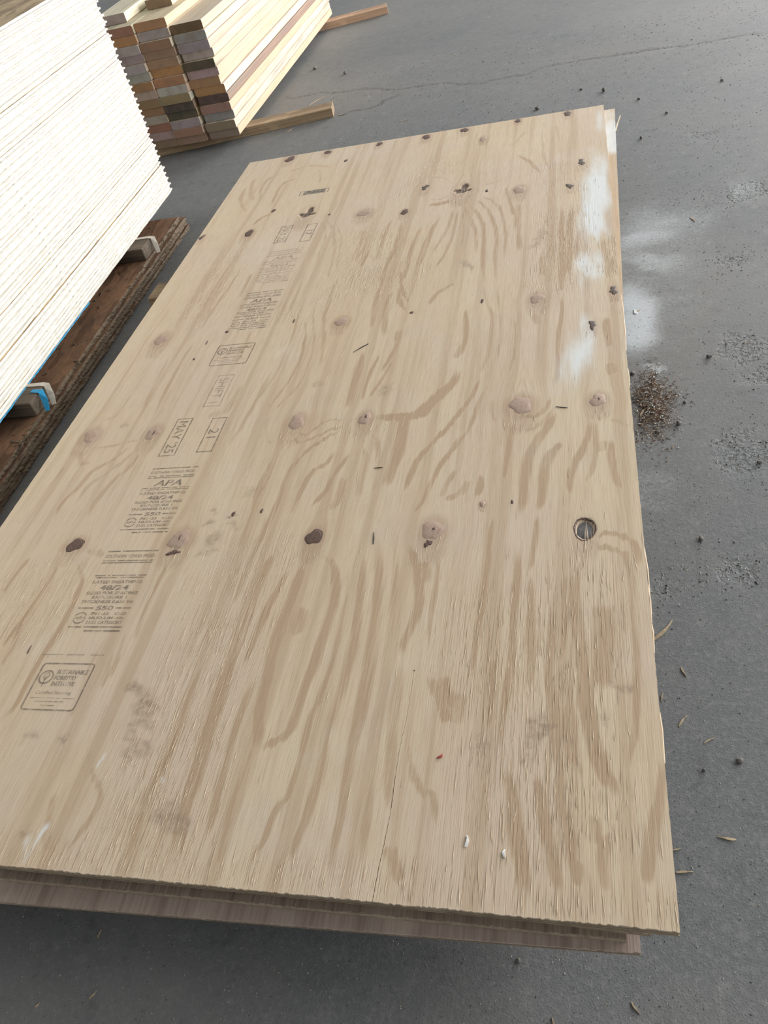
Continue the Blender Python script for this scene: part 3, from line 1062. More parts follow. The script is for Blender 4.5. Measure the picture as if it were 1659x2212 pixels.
def lower_sheet(x, y, ztop, rot, t, mat, label, seed, wd, dust=None):
    root = empty('plywood_sheet', (x, y, ztop), math.radians(rot))
    tag(root, label, 'plywood sheet', 'plywood sheets in the low stack')
    nx, ny = 420, 60
    X, Y = rim_grid(-wd, 0, 0, SL, nx, ny, .0018, seed)
    me = grid_mesh('face_veneer', np.stack([X.ravel(), Y.ravel(), np.zeros(X.size)], 1), nx, ny)
    if dust:
        xm, ym = X.ravel() * 1000, Y.ravel() * 1000
        d, b = np.zeros_like(xm), np.zeros_like(xm)
        for w, i, f in dust:
            stroke(d, xm, ym + 60 * (vnoise(xm / 20, ym / 60, 3) - .5), f, w, i, 1.0)
        for q in range(24):
            x_ = -q * 50 - 12
            stroke(b, xm, ym, [x_, 0, x_ + 9, 900, x_ - 6, 2430], 8, .35, .9)
        for n, v in (('grain_u', xm / 1000), ('grain_v', ym / 1000), ('band', b), ('dust', d)):
            set_attr(me, n, v)
    skirt(me, nx, ny, .0025)
    link('face_veneer', me, root, [mat])
    plies(root, t, 0, .0025, 1 if t < .013 else 3, wd=wd)
    return root


S2 = lower_sheet(-.0276, .0015, ZTOP - .0168, -1.45, .0144, M['face'],
                 'plywood sheet under the stamped top one, turned so its pale far corner sticks out', 5, 1.19,
                 [(60, 1.0, [-30, 2330, -30, 2060]), (40, .5, [-30, 2440, -30, 2330])])
S3 = lower_sheet(-.0535, -.0028, ZTOP - .0313, .26, .0118, M['veneer_brown'],
                 'thin brown plywood sheet third down in the stack, with a dark ribbed near lip', 6, 1.165)
S4 = lower_sheet(-.039, -.0118, ZTOP - .0432, 1.42, .0104, M['veneer_pink'],
                 'rosy grey plywood sheet at the bottom of the stack, its near lip showing widest', 8, 1.12)

# timbers that carry the stack
for i, (yy, xl, lab) in enumerate(((1.665, -1.322, 'rough square timber under the plywood stack, its end poking out in the dark gap'),)):
    me = box_mesh('bearer_timber', xl, -.12, yy - .0445, yy + .0445, 0, .0894, .004)
    o = link('bearer_timber', me, None, [M['dunnage']])
    tag(o, lab, 'timber')
for yy in (.55,):
    me = box_mesh('bearer_timber', -1.20, -.12, yy - .0445, yy + .0445, 0, .0894, .004)
    tag(link('bearer_timber', me, None, [M['dunnage']]), 'hidden square timber carrying the near half of the plywood stack', 'timber')

# ------------------------------------------------------------------ knots of the top sheet
def knot_mesh(a, b, seed, dome, wob=.14):
    r = np.random.default_rng(seed)
    n, rings = 28, 4
    ph = r.random(6) * 6.28
    vs, fs, ed = [(0, 0, dome)], [], [0.]
    for k in range(1, rings + 1):
        f = k / rings
        for i in range(n):
            th = 2 * math.pi * i / n
            w = 1 + wob * (.5 * math.sin(2 * th + ph[0]) + .35 * math.sin(3 * th + ph[1]) + .3 * math.sin(5 * th + ph[2])) + wob * .3 * (r.random() - .5) * f
            z = dome * (1 - f * f) + .0003 * (1 - f) * (r.random() - .3)
            if k == rings:
                z = -.0012
            elif k == rings - 1:
                z = .00035
            vs.append((a * f * w * math.cos(th), b * f * w * math.sin(th), z))
            ed.append(f)
    for i in range(n):
        fs.append((0, 1 + i, 1 + (i + 1) % n))
    for k in range(rings - 1):
        for i in range(n):
            p, q = 1 + k * n + i, 1 + k * n + (i + 1) % n
            fs.append((p, p + n, q + n, q))
    me = mesh_from('knot', vs, fs, shade=True)
    set_attr(me, 'edge', ed)
    return me


SLITS = {(-986, 904): (2, 9, 3, .003), (-509, 905): (3, 6, 2, 5), (-802, 585): (2, 7, 0, 4), (-333, 590): (2.5, 4, 2, 2), (-58, 913): (2, 4, 2, 2)}
for i, (kind, kx, ky, ka, kb) in enumerate(KNOTS):
    if kind in ('hole', 'gap'):
        continue
    f = {'tight': 1.05, 'dark': 1.05, 'bark': 1.0, 'small': .8}[kind]
    me = knot_mesh(ka * f / 1000, kb * f / 1000, 100 + i, .0012 if kind == 'tight' else .0008, .5 if kind == 'bark' else .22)
    y = min(ky, 2438 - kb * f - 1)
    o = link('knot', me, FACE, [M['knot_tight'] if kind == 'tight' else M['knot_bark'] if kind == 'bark' else M['knot_dark']])
    o.location = (kx / 1000, y / 1000, .0001)
    if (kx, ky) in SLITS:
        a, b, ox, oy = SLITS[(kx, ky)]
        s = link('knot_split', knot_mesh(a / 1000, b / 1000, 300 + i, .0006, .4), o, [M['knot_dark']])
        s.location = (ox / 1000, oy / 1000, .0013)
# the black slivers of bark at the lower side of two tight knots
for (x, y, a, b) in ((-802, 553, 13, 6), (-337, 560, 7, 8)):
    o = link('bark_pocket', knot_mesh(a / 1000, b / 1000, abs(x), .0005, .6), FACE, [M['knot_dark']])
    o.location = (x / 1000, y / 1000, .0006)
# open knot hole: bottom of the hole is the grey ply below
for kx, ky, ka, kb in HOLES:
    o = link('knot_hole_bottom', knot_mesh(ka * 1.0 / 1000, kb * .96 / 1000, 77, .0004, .1), FACE, [M['hole']])
    o.location = (kx / 1000, (ky - 2) / 1000, -.0026)
    # the dark rim ring
    n = 40
    vs, fs = [], []
    for k, (s, z) in enumerate(((1.10, .0002), (1.03, .0006), (.95, -.001), (.88, -.0029))):
        for j in range(n):
            th = 2 * math.pi * j / n
            w = 1 + .04 * math.sin(3 * th + 1) + .03 * random.uniform(-1, 1)
            vs.append((kx / 1000 + s * w * ka / 1000 * math.cos(th), ky / 1000 + s * w * kb / 1000 * math.sin(th), z))
    for k in range(3):
        for j in range(n):
            a, b = k * n + j, k * n + (j + 1) % n
            fs.append((a, b, b + n, a + n))
    link('knot_hole_rim', mesh_from('knot_hole_rim', vs, fs, shade=True), FACE, [M['knot_dark']])

# ------------------------------------------------------------------ torn fibres standing up from the face (uncountable)
def fibres():
    mx, my, rough = RF
    w = np.clip(rough, 0, 1) ** 1.4 + .012
    w /= w.sum()
    N = 3000
    idx = RNG.choice(len(mx), N, p=w)
    vs, fs = [], []
    for q, i in enumerate(idx):
        x, y = mx[i] / 1000 + RNG.normal(0, .0015), my[i] / 1000
        L = RNG.uniform(.010, .042) * (1 if RNG.random() < .8 else 1.6)
        wd = RNG.uniform(.0003, .0007)
        h = RNG.uniform(.0002, .00065)
        an = RNG.normal(0, .05)
        c, s = math.cos(an), math.sin(an)
        y = min(max(y, L * .55), SL - L * .55)
        b = len(vs)
        for (px, py, pz) in ((-wd, -.25 * L, .00012), (wd, -.25 * L, .00012), (0, -.5 * L, .0001), (0, .5 * L, .0001), (RNG.uniform(-.6, .6) * wd, -.2 * L, h)):
            vs.append((min(max(x + c * px - s * py, -SW), 0), y + s * px + c * py, pz))
        fs += [(b + 2, b + 1, b + 4), (b + 1, b + 3, b + 4), (b + 3, b, b + 4), (b, b + 2, b + 4)]
    o = link('torn_fibres', mesh_from('torn_fibres', vs, fs), TOP, [M['fibre']])
    o['kind'] = 'stuff'


fibres()

# ------------------------------------------------------------------ ink stamps on the top sheet
class Ink:
    def __init__(self):
        self.v, self.f = [], []

    def poly(self, pts):
        b = len(self.v)
        self.v += [(x, y, 0.) for x, y in pts]
        self.f.append(tuple(range(b, b + len(pts))))

    def bar(self, x0, x1, y, h):
        n = 24
        for i in range(n):
            if random.random() < .07:
                continue
            a, b = x0 + (x1 - x0) * i / n, x0 + (x1 - x0) * (i + 1) / n
            j = random.uniform(.75, 1.0) * h / 2
            self.poly([(a, y - j), (b, y - j), (b, y + j), (a, y + j)])

    def ring(self, cx, cy, r0, r1, a0=0, a1=360, n=28, sx=1.):
        for i in range(n):
            t0, t1 = math.radians(a0 + (a1 - a0) * i / n), math.radians(a0 + (a1 - a0) * (i + 1) / n)
            self.poly([(cx + sx * r0 * math.cos(t0), cy + r0 * math.sin(t0)), (cx + sx * r1 * math.cos(t0), cy + r1 * math.sin(t0)),
                       (cx + sx * r1 * math.cos(t1), cy + r1 * math.sin(t1)), (cx + sx * r0 * math.cos(t1), cy + r0 * math.sin(t1))])

    def frame(self, x0, x1, y0, y1, w, r=.0, skip=()):
        if r == 0:
            for s, (a, b, c, d) in enumerate(((x0, x1, y0, y0 + w), (x0, x1, y1 - w, y1), (x0, x0 + w, y0, y1), (x1 - w, x1, y0, y1))):
                if s not in skip:
                    self.poly([(a, c), (b, c), (b, d), (a, d)])
            return
        for s, (a, b, c, d) in enumerate(((x0 + r, x1 - r, y0, y0 + w), (x0 + r, x1 - r, y1 - w, y1), (x0, x0 + w, y0 + r, y1 - r), (x1 - w, x1, y0 + r, y1 - r))):
            if s not in skip:
                self.poly([(a, c), (b, c), (b, d), (a, d)])
        for cx, cy, a in ((x0 + r, y0 + r, 180), (x1 - r, y0 + r, 270), (x1 - r, y1 - r, 0), (x0 + r, y1 - r, 90)):
            self.ring(cx, cy, r - w, r, a, a + 90, 8)

    def text(self, s, x0, x1, y, h, rot=0, shear=0., bold=.0):
        """fit one line of lettering between x0 and x1 (or centred, if rot) with cap height h"""
        cu = bpy.data.curves.new('t', 'FONT')
        cu.body = s
        cu.offset = bold
        cu.resolution_u = 3
        ob = bpy.data.objects.new('t', cu)
        COL.objects.link(ob)
        dg = bpy.context.evaluated_depsgraph_get()
        me = bpy.data.meshes.new_from_object(ob.evaluated_get(dg))
        P = np.array([v.co[:2] for v in me.vertices])
        F = [tuple(p.vertices) for p in me.polygons]
        bpy.data.objects.remove(ob)
        bpy.data.curves.remove(cu)
        bpy.data.meshes.remove(me)
        lo, hi = P.min(0), P.max(0)
        P = (P - lo) / (hi - lo)
        P = np.stack([x0 + P[:, 0] * (x1 - x0) + shear * P[:, 1] * h, y + (P[:, 1] - .5) * h], 1)
        if rot:
            c = np.array([(x0 + x1) / 2, y])
            Q = P - c
            P = c + np.stack([Q[:, 1], -Q[:, 0]], 1)
        b = len(self.v)
        self.v += [(x, yy, 0.) for x, yy in P]
        self.f += [tuple(b + i for i in f) for f in F]

    def build(self, name, mat, x, y, label=None):
        V = [(a / 1000, b / 1000, 0) for a, b, _ in self.v]
        o = link(name, mesh_from(name, V, self.f), FACE, [mat])
        o.location = (x / 1000, y / 1000, .00035)
        if label:
            o['label'] = label
        return o


def grade_stamp(ytop, mat, apa=True, lower=True, upper=True, only=None):
    k = Ink()
    B = .4
    if upper:
        k.bar(0, 104, 0, 3.2)
        k.text('SOUTHERN VENEER PROD.', 1, 102, -12, 8, bold=.012)
        k.bar(0, 103, -23, 2.6)
        k.bar(0, 103, -28, 2.6)
    if only == 'top':
        k.build('grade_stamp', mat, -938, ytop, 'grey ink grade stamp')
        return
    if apa:
        k.text('APA', 22, 84, -44, 17, shear=.25, bold=.02)
    k.bar(0, 104, -58, 2.6)
    k.bar(0, 104, -63, 2.6)
    if lower:
        k.text('RATED SHEATHING', 2, 101, -73, 7.5, bold=.028)
        k.text('48/24', 22, 80, -86, 11, bold=.028)
        k.text('SIZED FOR SPACING', 1, 103, -98, 7, bold=.028)
        k.text('EXPOSURE 1', 17, 86, -107.5, 6.5, bold=.028)
        k.text('THICKNESS 0.656 IN.', 0, 103, -117, 7, bold=.028)
        k.bar(0, 31, -131, 3)
        k.text('550', 36, 70, -131, 10, bold=.028)
        k.bar(74, 104, -131, 3)
        k.text('PS1-22   C-D', 32, 100, -143, 6, bold=.028)
        k.text('HUD-UM-40c', 32, 100, -152, 6, bold=.028)
        k.text('21/32 CATEGORY', 30, 101, -161.5, 7, bold=.028)
        k.ring(14, -152, 10, 12.5, 25, 155, 14)
        k.ring(14, -152, 10, 12.5, 205, 335, 14)
        k.text('APA', 2, 26, -152, 6, shear=.25, bold=.015)
        k.bar(0, 104, -171, 3)
        k.bar(28, 104, -179, 3.4)
    k.build('grade_stamp', mat, -938, ytop, 'grey ink grade stamp')


grade_stamp(559, M['ink'], apa=False, only='top')
grade_stamp(559, M['ink'], apa=False, upper=False)
grade_stamp(785, M['ink'])
grade_stamp(1475, M['ink'])
grade_stamp(1702, M['ink_faint'])


def forestry_stamp(x, ytop, mat):
    k = Ink()
    k.frame(0, 98, -87, 0, 2.6, 7)
    k.ring(18, -27, 10.5, 13, 0, 360, 30)
    k.ring(18, -24, 4, 5.6, -40, 220, 16, .9)          # leaf
    k.poly([(17.2, -46), (18.8, -46), (18.8, -24), (17.2, -24)])
    k.poly([(18, -30), (23, -23), (24, -24), (18, -33)])
    k.poly([(18, -32), (13, -25), (12, -26), (18, -35)])
    k.text('SUSTAINABLE', 34, 91, -17, 8.5, bold=.028)
    k.text('FORESTRY', 34, 76, -28, 8.5, bold=.028)
    k.text('INITIATIVE', 34, 76, -39, 8.5, bold=.028)
    k.text('Certified Sourcing', 14, 78, -56, 8, bold=.006)
    k.bar(5, 88, -65, 1.2)
    k.bar(20, 72, -71, 1.6)
    k.bar(34, 58, -78, 1.6)
    k.build('forestry_stamp', mat, x, ytop, 'rounded ink stamp with tree emblem')


forestry_stamp(-946, 316, M['ink'])
forestry_stamp(-938, 1231, M['ink'])


def date_stamp(x0, x1, y0, y1, s, mat, size, skip=(), off=0):
    k = Ink()
    k.frame(x0, x1, y0, y1, 2.4, 0, skip)
    cx, cy = (x0 + x1) / 2, (y0 + y1) / 2 + off
    k.text(s, cx - size / 2, cx + size / 2, cy, min(24, (x1 - x0) * .6), rot=1)
    k.build('date_stamp', mat, 0, 0, 'boxed ink date stamp')


date_stamp(-942, -904, 824, 948, "MAY '25", M['ink'], 104)
date_stamp(-857, -821, 830, 942, '21', M['ink'], 30, off=4)
date_stamp(-896, -855, 985, 1102, "SHIFT 1", M['ink_faint'], 92)
date_stamp(-942, -904, 1756, 1862, "MAY '25", M['ink'], 90)
date_stamp(-858, -826, 1743, 1852, '17', M['ink'], 28)
k = Ink()
k.frame(0, 98, 0, 30, 2.5)
k.poly([(13, 4), (86, 4), (86, 27), (13, 27)])
k.build('mill_mark', M['ink_blue'], -942, 2072, 'solid blue-grey ink bar in a frame')
k = Ink()
k.bar(0, 82, 0, 2.5)
k.bar(92, 118, 0, 2.5)
k.build('stamp_line', M['ink_faint'], -960, 332)

# ================================================================== pale OSB stack
OSB_ANG = math.radians(1.74)


def osb_panel_mesh(seed, L, Wd, t):
    """tongue-and-groove panel: the tongue runs along the long edge (+x)"""
    r = np.random.default_rng(seed)
    prof = [(-Wd, 0), (-.001, 0), (0.0002, t * .32), (.0076, t * .40), (.0086, t * .52), (.0076, t * .64), (.0002, t * .72), (-.001, t), (-Wd, t)]
    ns = 150
    ys = np.linspace(0, -L, ns)
    vs, fs, mi = [], [], []
    jit = {k: .0012 * (vnoise(ys * 22, ys * 0 + k * 3.3, seed) - .5) + .0012 * (r.random(ns) - .5) for k in range(len(prof))}
    for j, y in enumerate(ys):
        for k, (x, z) in enumerate(prof):
            e = 0 if x < -.5 else jit[k][j]
            yy = y + (.0015 * (r.random() - .5) if j in (0, ns - 1) else 0)
            vs.append((x + e, yy, z + (.0004 * (r.random() - .5) if 0 < k < 8 and 0 < z < t else 0)))
    n = len(prof)
    for j in range(ns - 1):
        for k in range(n):
            a, b = j * n + k, j * n + (k + 1) % n
            fs.append((a, a + n, b + n, b))
            mi.append(0 if 1 <= k <= 6 else 1)
    fs.append(tuple(range(n - 1, -1, -1)))
    mi.append(0)
    fs.append(tuple((ns - 1) * n + k for k in range(n)))
    mi.append(0)
    return mesh_from('osb_panel', vs, fs, mi)


TP = .0194


def ordinal(n):
    small = ['', 'first', 'second', 'third', 'fourth', 'fifth', 'sixth', 'seventh', 'eighth', 'ninth', 'tenth', 'eleventh', 'twelfth', 'thirteenth',
             'fourteenth', 'fifteenth', 'sixteenth', 'seventeenth', 'eighteenth', 'nineteenth', 'twentieth']
    return small[n] if n <= 20 else 'thirtieth' if n == 30 else ('twenty-' if n < 30 else 'thirty-') + small[n % 10]


variants = [osb_panel_mesh(40 + i, 2.438, 1.2, TP * .985) for i in range(5)]
for v in variants:
    v.materials.append(M['osb_white'])
    v.materials.append(M['osb_face'])
recess = {5: -.005, 9: -.002, 10: -.006, 15: -.001, 23: -.004, 27: -.006, 30: -.002}
for i in range(35):
    o = bpy.data.objects.new('osb_panel', variants[i % 5])
    COL.objects.link(o)
    dx = random.uniform(-.0012, .0012) + recess.get(i, 0)
    o.location = (-1.5305 - .0072 + dx, 2.403 + random.uniform(-.002, .002) - (.004 if i == 0 else 0), .100 + i * TP)
    o.rotation_euler = (0, 0, OSB_ANG + math.radians(random.uniform(-.05, .05)))
    if i == 34:
        tag(o, 'uppermost strand board panel of the tall white-edged stack, its beige flaky face bare', 'strand board', 'white-edged strand board panels in the tall stack')
    elif i == 0:
        tag(o, 'lowest panel of the tall white-edged strand board stack, resting on the blocks', 'strand board', 'white-edged strand board panels in the tall stack')
    else:
        tag(o, 'white-edged tongue-and-groove strand board panel, %s up from the blocks in the tall stack' % ordinal(i + 1), 'strand board', 'white-edged strand board panels in the tall stack')

# weathered brown OSB panels lying on the floor under it
def rough_panel(seed, L, Wd, t):
    r = np.random.default_rng(seed)
    ns, rows = 320, 4
    ys = np.linspace(0, -L, ns)
    vs, fs, mi = [], [], []
    zz = np.linspace(0, t, rows)
    for j, y in enumerate(ys):
        vs.append((-Wd, y, 0))
        for k in range(rows):
            e = .004 * (vnoise(np.array([y * 34]), np.array([k * 1.7]), seed)[0] - .5) + .0028 * (r.random() - .5)
            vs.append((e - (.0015 if k in (0, rows - 1) else 0), y, zz[k] + (.0008 * (r.random() - .5) if 0 < k < rows - 1 else 0)))
        vs.append((-Wd, y, t))
    n = rows + 2
    for j in range(ns - 1):
        for k in range(n):
            a, b = j * n + k, j * n + (k + 1) % n
            fs.append((a, a + n, b + n, b))
            mi.append(1 if 1 <= k <= rows - 1 else 0)
    fs.append(tuple(range(n - 1, -1, -1)))
    mi.append(1)
    fs.append(tuple((ns - 1) * n + k for k in range(n)))
    mi.append(1)
    me = mesh_from('weathered_osb_panel', vs, fs, mi)
    me.materials.append(M['osb_brown'])
    me.materials.append(M['osb_brown_edge'])
    return me


lab = ['weathered brown strand board panel lying flat on the concrete, lowest of the dark pile',
       'weathered brown strand board panel second from the floor in the dark pile',
       'weathered brown strand board panel just below the bare topmost one of the dark pile',
       'weathered rusty-brown strand board panel on top of the dark pile, strands fraying at its edge']
TB = .0145
BROWN = []
for i in range(4):
    o = link('weathered_osb_panel', rough_panel(60 + i, 2.4, 1.15, TB * .95))
    o.location = (-1.4525 - .012 - [0, .004, .001, .012][i], 2.298 + [.0, -.012, -.004, -.03][i], i * TB)
    o.rotation_euler = (0, 0, math.radians(1.62 + [0, .1, -.05, .12][i]))
    tag(o, lab[i], 'strand board', 'weathered strand board panels on the floor')
    BROWN.append(o)


def strand(name, pts, w, th, mat, parent=None, twist=0.):
    """thin flat ribbon along 3-D points"""
    vs, fs = [], []
    P = [Vector(q) for q in pts]
    for i, q in enumerate(P):
        d = (P[min(i + 1, len(P) - 1)] - P[max(i - 1, 0)]).normalized()
        s = d.cross(Vector((math.sin(twist), 0, math.cos(twist))))
        s = s.normalized() if s.length > 1e-4 else Vector((0, 1, 0))
        u = s.cross(d).normalized()
        ww = w * (1 if 0 < i < len(P) - 1 else .75)
        for a, b in ((-1, -1), (1, -1), (1, 1), (-1, 1)):
            vs.append(q + s * a * ww / 2 + u * b * th / 2)
    for i in range(len(P) - 1):
        for k in range(4):
            a, b = 4 * i + k, 4 * i + (k + 1) % 4
            fs.append((a, b, b + 4, a + 4))
    fs += [(3, 2, 1, 0), tuple(4 * (len(P) - 1) + k for k in range(4))]
    return link(name, mesh_from(name, vs, fs), parent, [mat])


# frayed strands at the edge of the top brown panel (local space of the panel)
rr = random.Random(5)
for i in range(30):
    y = -1.235 + rr.gauss(0, .03) if i < 16 else rr.choice((rr.uniform(-2.0, -1.3), rr.uniform(-1.0, -.42), rr.uniform(-.18, -.04)))
    L = rr.uniform(.02, .06)
    dy = rr.uniform(-.04, .04)
    z = rr.uniform(.002, TB)
    o = strand('frayed_strand', [(-.02, y, TB - .002), (.002, y + dy * .4, z + .004), (.002 + L * .3, y + dy, z + rr.uniform(0, .008))], rr.uniform(.002, .006), .0009, M['osb_brown_edge'], BROWN[3], rr.uniform(-1, 1))
# loose flakes lifted on its face
for i in range(60):
    x, y = rr.uniform(-.13, -.008), rr.uniform(-2.0, -.03)
    if -.38 < y < -.2 or -1.22 < y < -1.0:
        continue
    an = rr.uniform(0, 3.14)
    L = rr.uniform(.010, .035)
    dx, dy = math.cos(an) * L / 2, math.sin(an) * L / 2
    strand('strand_flake', [(x - dx, y - dy, TB * .96), (x, y, TB * .96 + rr.uniform(.0005, .003)), (x + dx, y + dy, TB * .96 + rr.uniform(.0003, .003))],
           rr.uniform(.002, .007), .0006, M['osb_brown_edge'] if i % 3 else M['saw_a'], BROWN[3])

# blocks between the two strand board stacks, with the cut strap ends
for y, blue in ((1.99, False), (1.165, True)):
    xw = -1.5305 + (2.404 - y) * .0304
    me = box_mesh('spacer_block', xw - .9, xw + .046, y - .047, y + .047, .0578, .0982, .003)
    o = link('spacer_block', me, None, [M['block']])
    tag(o, 'short grey-brown spacer block under the white stack, %s' % ('with a blue strap end over it' if blue else 'with a pale strap end over it'), 'timber block')
    s = strand('strapping', [(xw - .02, y + .036, .0992), (xw + .040, y + .036, .0992), (xw + .054, y + .033, .098), (xw + .064, y + .018, .078), (xw + .076, y - .005, .0612)], .016, .0012, M['strap_white'])
    tag(s, 'pale flat strap end bent down over a spacer block%s' % (' beside a blue strap' if blue else ' near the white stack corner'), 'strap')
    if blue:
        s = strand('strapping', [(xw + .022, y + .008, .0992), (xw + .052, y + .004, .0992), (xw + .062, y - .010, .082), (xw + .070, y - .03, .0605)], .016, .001, M['strap_blue'])
        tag(s, 'bright blue flat strap end hanging over a spacer block', 'strap')
# blue plastic film edge showing below the lowest white panel
vs, fs = [], []
n = 60
for i in range(n):
    y = 1.62 - i / (n - 1) * .62
    xw = -1.5305 + (2.404 - y) * .0304 - .0095
    wob = .0035 * math.sin(i * .8) + random.uniform(-.0015, .0015)
    vs += [(xw + .004, y, .0994), (xw + .0055 + wob * .25, y, .0982 - .0012 * random.random()), (xw - .05, y, .0985)]
for i in range(n - 1):
    a = 3 * i
    fs += [(a, a + 1, a + 4, a + 3), (a, a + 3, a + 5, a + 2)]
o = link('plastic_film', mesh_from('plastic_film', vs, fs), None, [M['strap_blue']])
tag(o, 'thin blue plastic film peeking out below the lowest white panel', 'plastic film')

# ================================================================== lumber stack
def board_mesh(w, t, L, bev, tint_end, tint_side, mould):
    """x: width (right edge at 0), y: 0..L, z: 0..t, eased corners"""
    prof = []
    for cx, cz, a0 in ((-bev, bev, 270), (-bev, t - bev, 0), (-w + bev, t - bev, 90), (-w + bev, bev, 180)):
        for s in range(3):
            a = math.radians(a0 + 45 * s)
            prof.append((cx + bev * math.cos(a), cz + bev * math.sin(a)))
    n = len(prof)
    vs = [(x, y, z) for y in (0, L * .33, L * .66, L) for x, z in prof]
    fs, mi = [], []
    for j in range(3):
        for k in range(n):
            a, b = j * n + k, j * n + (k + 1) % n
            fs.append((a, b, b + n, a + n))
            mi.append(0)
    fs.append(tuple(range(n)))
    fs[-1] = tuple(reversed(fs[-1]))
    mi.append(1)
    fs.append(tuple(3 * n + k for k in range(n)))
    mi.append(1)
    me = mesh_from('board', vs, fs, mi)
    a = me.attributes.new('tint', 'FLOAT_COLOR', 'FACE')
    a.data.foreach_set('color', np.array([(*(tint_side if m == 0 else tint_end), 1.) for m in mi], np.float32).ravel())
    b = me.attributes.new('mould', 'FLOAT', 'FACE')
    b.data.foreach_set('value', np.array([mould] * len(mi), np.float32))
    me.materials.append(M['board'])
    me.materials.append(M['board_end'])
    return me


ENDS = {'orange': (.44, .235, .125), 'brown': (.34, .20, .125), 'rosy': (.33, .22, .175), 'lilac': (.43, .355, .33),
        'grey': (.36, .33, .31), 'dark': (.105, .085, .065), 'olive': (.145, .105, .060), 'tan': (.36, .25, .155), 'pale': (.54, .46, .42)}
WORD = {'orange': 'orange-ended', 'brown': 'brown-ended', 'rosy': 'rosy brown-ended', 'lilac': 'mauve-grey-ended', 'grey': 'grey-ended',
        'dark': 'dark-ended', 'olive': 'olive-brown-ended', 'tan': 'tan-ended', 'pale': 'pale-ended'}
C1 = 'rosy rosy grey rosy dark orange tan lilac dark lilac grey grey olive'.split()
C2 = 'rosy tan lilac dark dark tan pale orange orange tan tan brown grey orange'.split()
C3 = 'rosy lilac brown lilac brown brown lilac brown lilac lilac lilac lilac orange brown'.split()
C4 = 'lilac tan grey lilac rosy brown lilac pale rosy lilac brown rosy brown orange'.split()
SIDES = {0: ((.72, .54, .38), .1), 1: ((.78, .70, .54), .9), 2: ((.80, .70, .52), .8), 3: ((.78, .60, .38), .1), 4: ((.36, .25, .18), .5),
         5: ((.80, .74, .62), .35), 6: ((.78, .62, .44), .1), 7: ((.78, .63, .46), .1), 8: ((.78, .68, .47), .8), 9: ((.82, .73, .56), .3),
         10: ((.74, .58, .45), .1), 11: ((.82, .75, .60), .1), 12: ((.78, .64, .46), .1), 13: ((.78, .66, .48), .3)}
ORD = ['first', 'second', 'third', 'fourth', 'fifth', 'sixth', 'seventh', 'eighth', 'ninth', 'tenth', 'eleventh', 'twelfth', 'thirteenth', 'fourteenth']
CN = ['outer', 'second', 'third', 'innermost']
BW, BT, BL = .1397, .0344, 1.905
LR = math.radians(-.35)
rb = random.Random(21)
for c, col in enumerate((C1, C2, C3, C4)):
    for r, kind in enumerate(col):
        side, mould = SIDES[r]
        side = tuple(min(.8, max(.05, v * .86 * rb.uniform(.92, 1.06))) for v in side)
        me = board_mesh(BW, BT * .965, BL + rb.uniform(-.01, .01), .0036, tuple(v * rb.uniform(.88, 1.12) for v in ENDS[kind]), side, mould)
        o = link('lumber_board', me)
        xo = -1.503 - c * (BW + .0022) + rb.uniform(-.001, .001)
        if c == 0:
            xo += [0, 0, 0, 0, .0, -.004, -.012, -.006, -.004, -.004, -.002, -.004, -.010][r]
        else:
            xo -= .012
        yo = 3.105 - c * .006 + rb.uniform(-.012, .010) - (.012 if r > 4 and c else 0)
        o.location = (xo + (yo - 3.105) * .006, yo, .038 + r * BT)
        o.rotation_euler = (0, 0, LR)
        tag(o, '%s lumber board, %s up from the floor in the %s column of the stack' % (WORD[kind], ORD[r], CN[c]), 'board', 'boards in the lumber stack')
# loose boards on top
for name, x, y, rz, kind, side, label in (
        ('a', -1.850, 3.16, 2.0, 'lilac', (.78, .72, .55), 'loose grey-ended cream board lying on top of the lumber stack beside the strand board'),
        ('b', -1.700, 3.31, -1.0, 'tan', (.80, .70, .50), 'loose cream board with a tan end set back on top of the lumber stack')):
    me = board_mesh(BW if name == 'a' else .118, BT, BL - .1, .0028, ENDS[kind], side, .4)
    o = link('lumber_board', me)
    o.location = (x, y, .038 + 14 * BT)
    o.rotation_euler = (0, 0, math.radians(rz))
    tag(o, label, 'board', 'boards in the lumber stack')


def bearer(name, xr, yr, ang, L, label, mat):
    me = box_mesh(name, -L, 0, 0, .089, 0, .0378, .002)
    o = link(name, me, None, [mat])
    o.location = (xr, yr, 0)
    o.rotation_euler = (0, 0, math.radians(ang))
    tag(o, label, 'timber')


bearer('bearer_timber', -1.115, 3.250, 9.3, 1.0, 'weathered brown timber under the near ends of the lumber stack', M['dunnage'])
bearer('bearer_timber', -1.135, 4.920, 13.5, .98, 'pinkish timber with a knot under the far end of the lumber stack', M['dunnage_pink'])

# ================================================================== debris on the floor
def sliver_mesh(L, w, h, seed):
    r = random.Random(seed)
    n = 5
    vs, fs = [], []
    for i in range(n):
        f = i / (n - 1)
        ww = w * (.35 + .65 * math.sin(math.pi * min(1, f * 1.2 + .15))) * r.uniform(.8, 1.2)
        bx = w * .7 * math.sin(f * 2.5 + seed)
        lift = h * .4 * r.random()
        for a, b in ((-1, 0), (1, 0), (1, 1), (-1, 1)):
            vs.append((bx + a * ww / 2, (f - .5) * L, lift * 0 + b * h * (.5 + .5 * math.sin(math.pi * (f * .8 + .1)))))
    for i in range(n - 1):
        for k in range(4):
            a, b = 4 * i + k, 4 * i + (k + 1) % 4
            fs.append((a, b, b + 4, a + 4))
    fs += [(3, 2, 1, 0), tuple(4 * (n - 1) + k for k in range(4))]
    return mesh_from('wood_sliver', vs, fs)


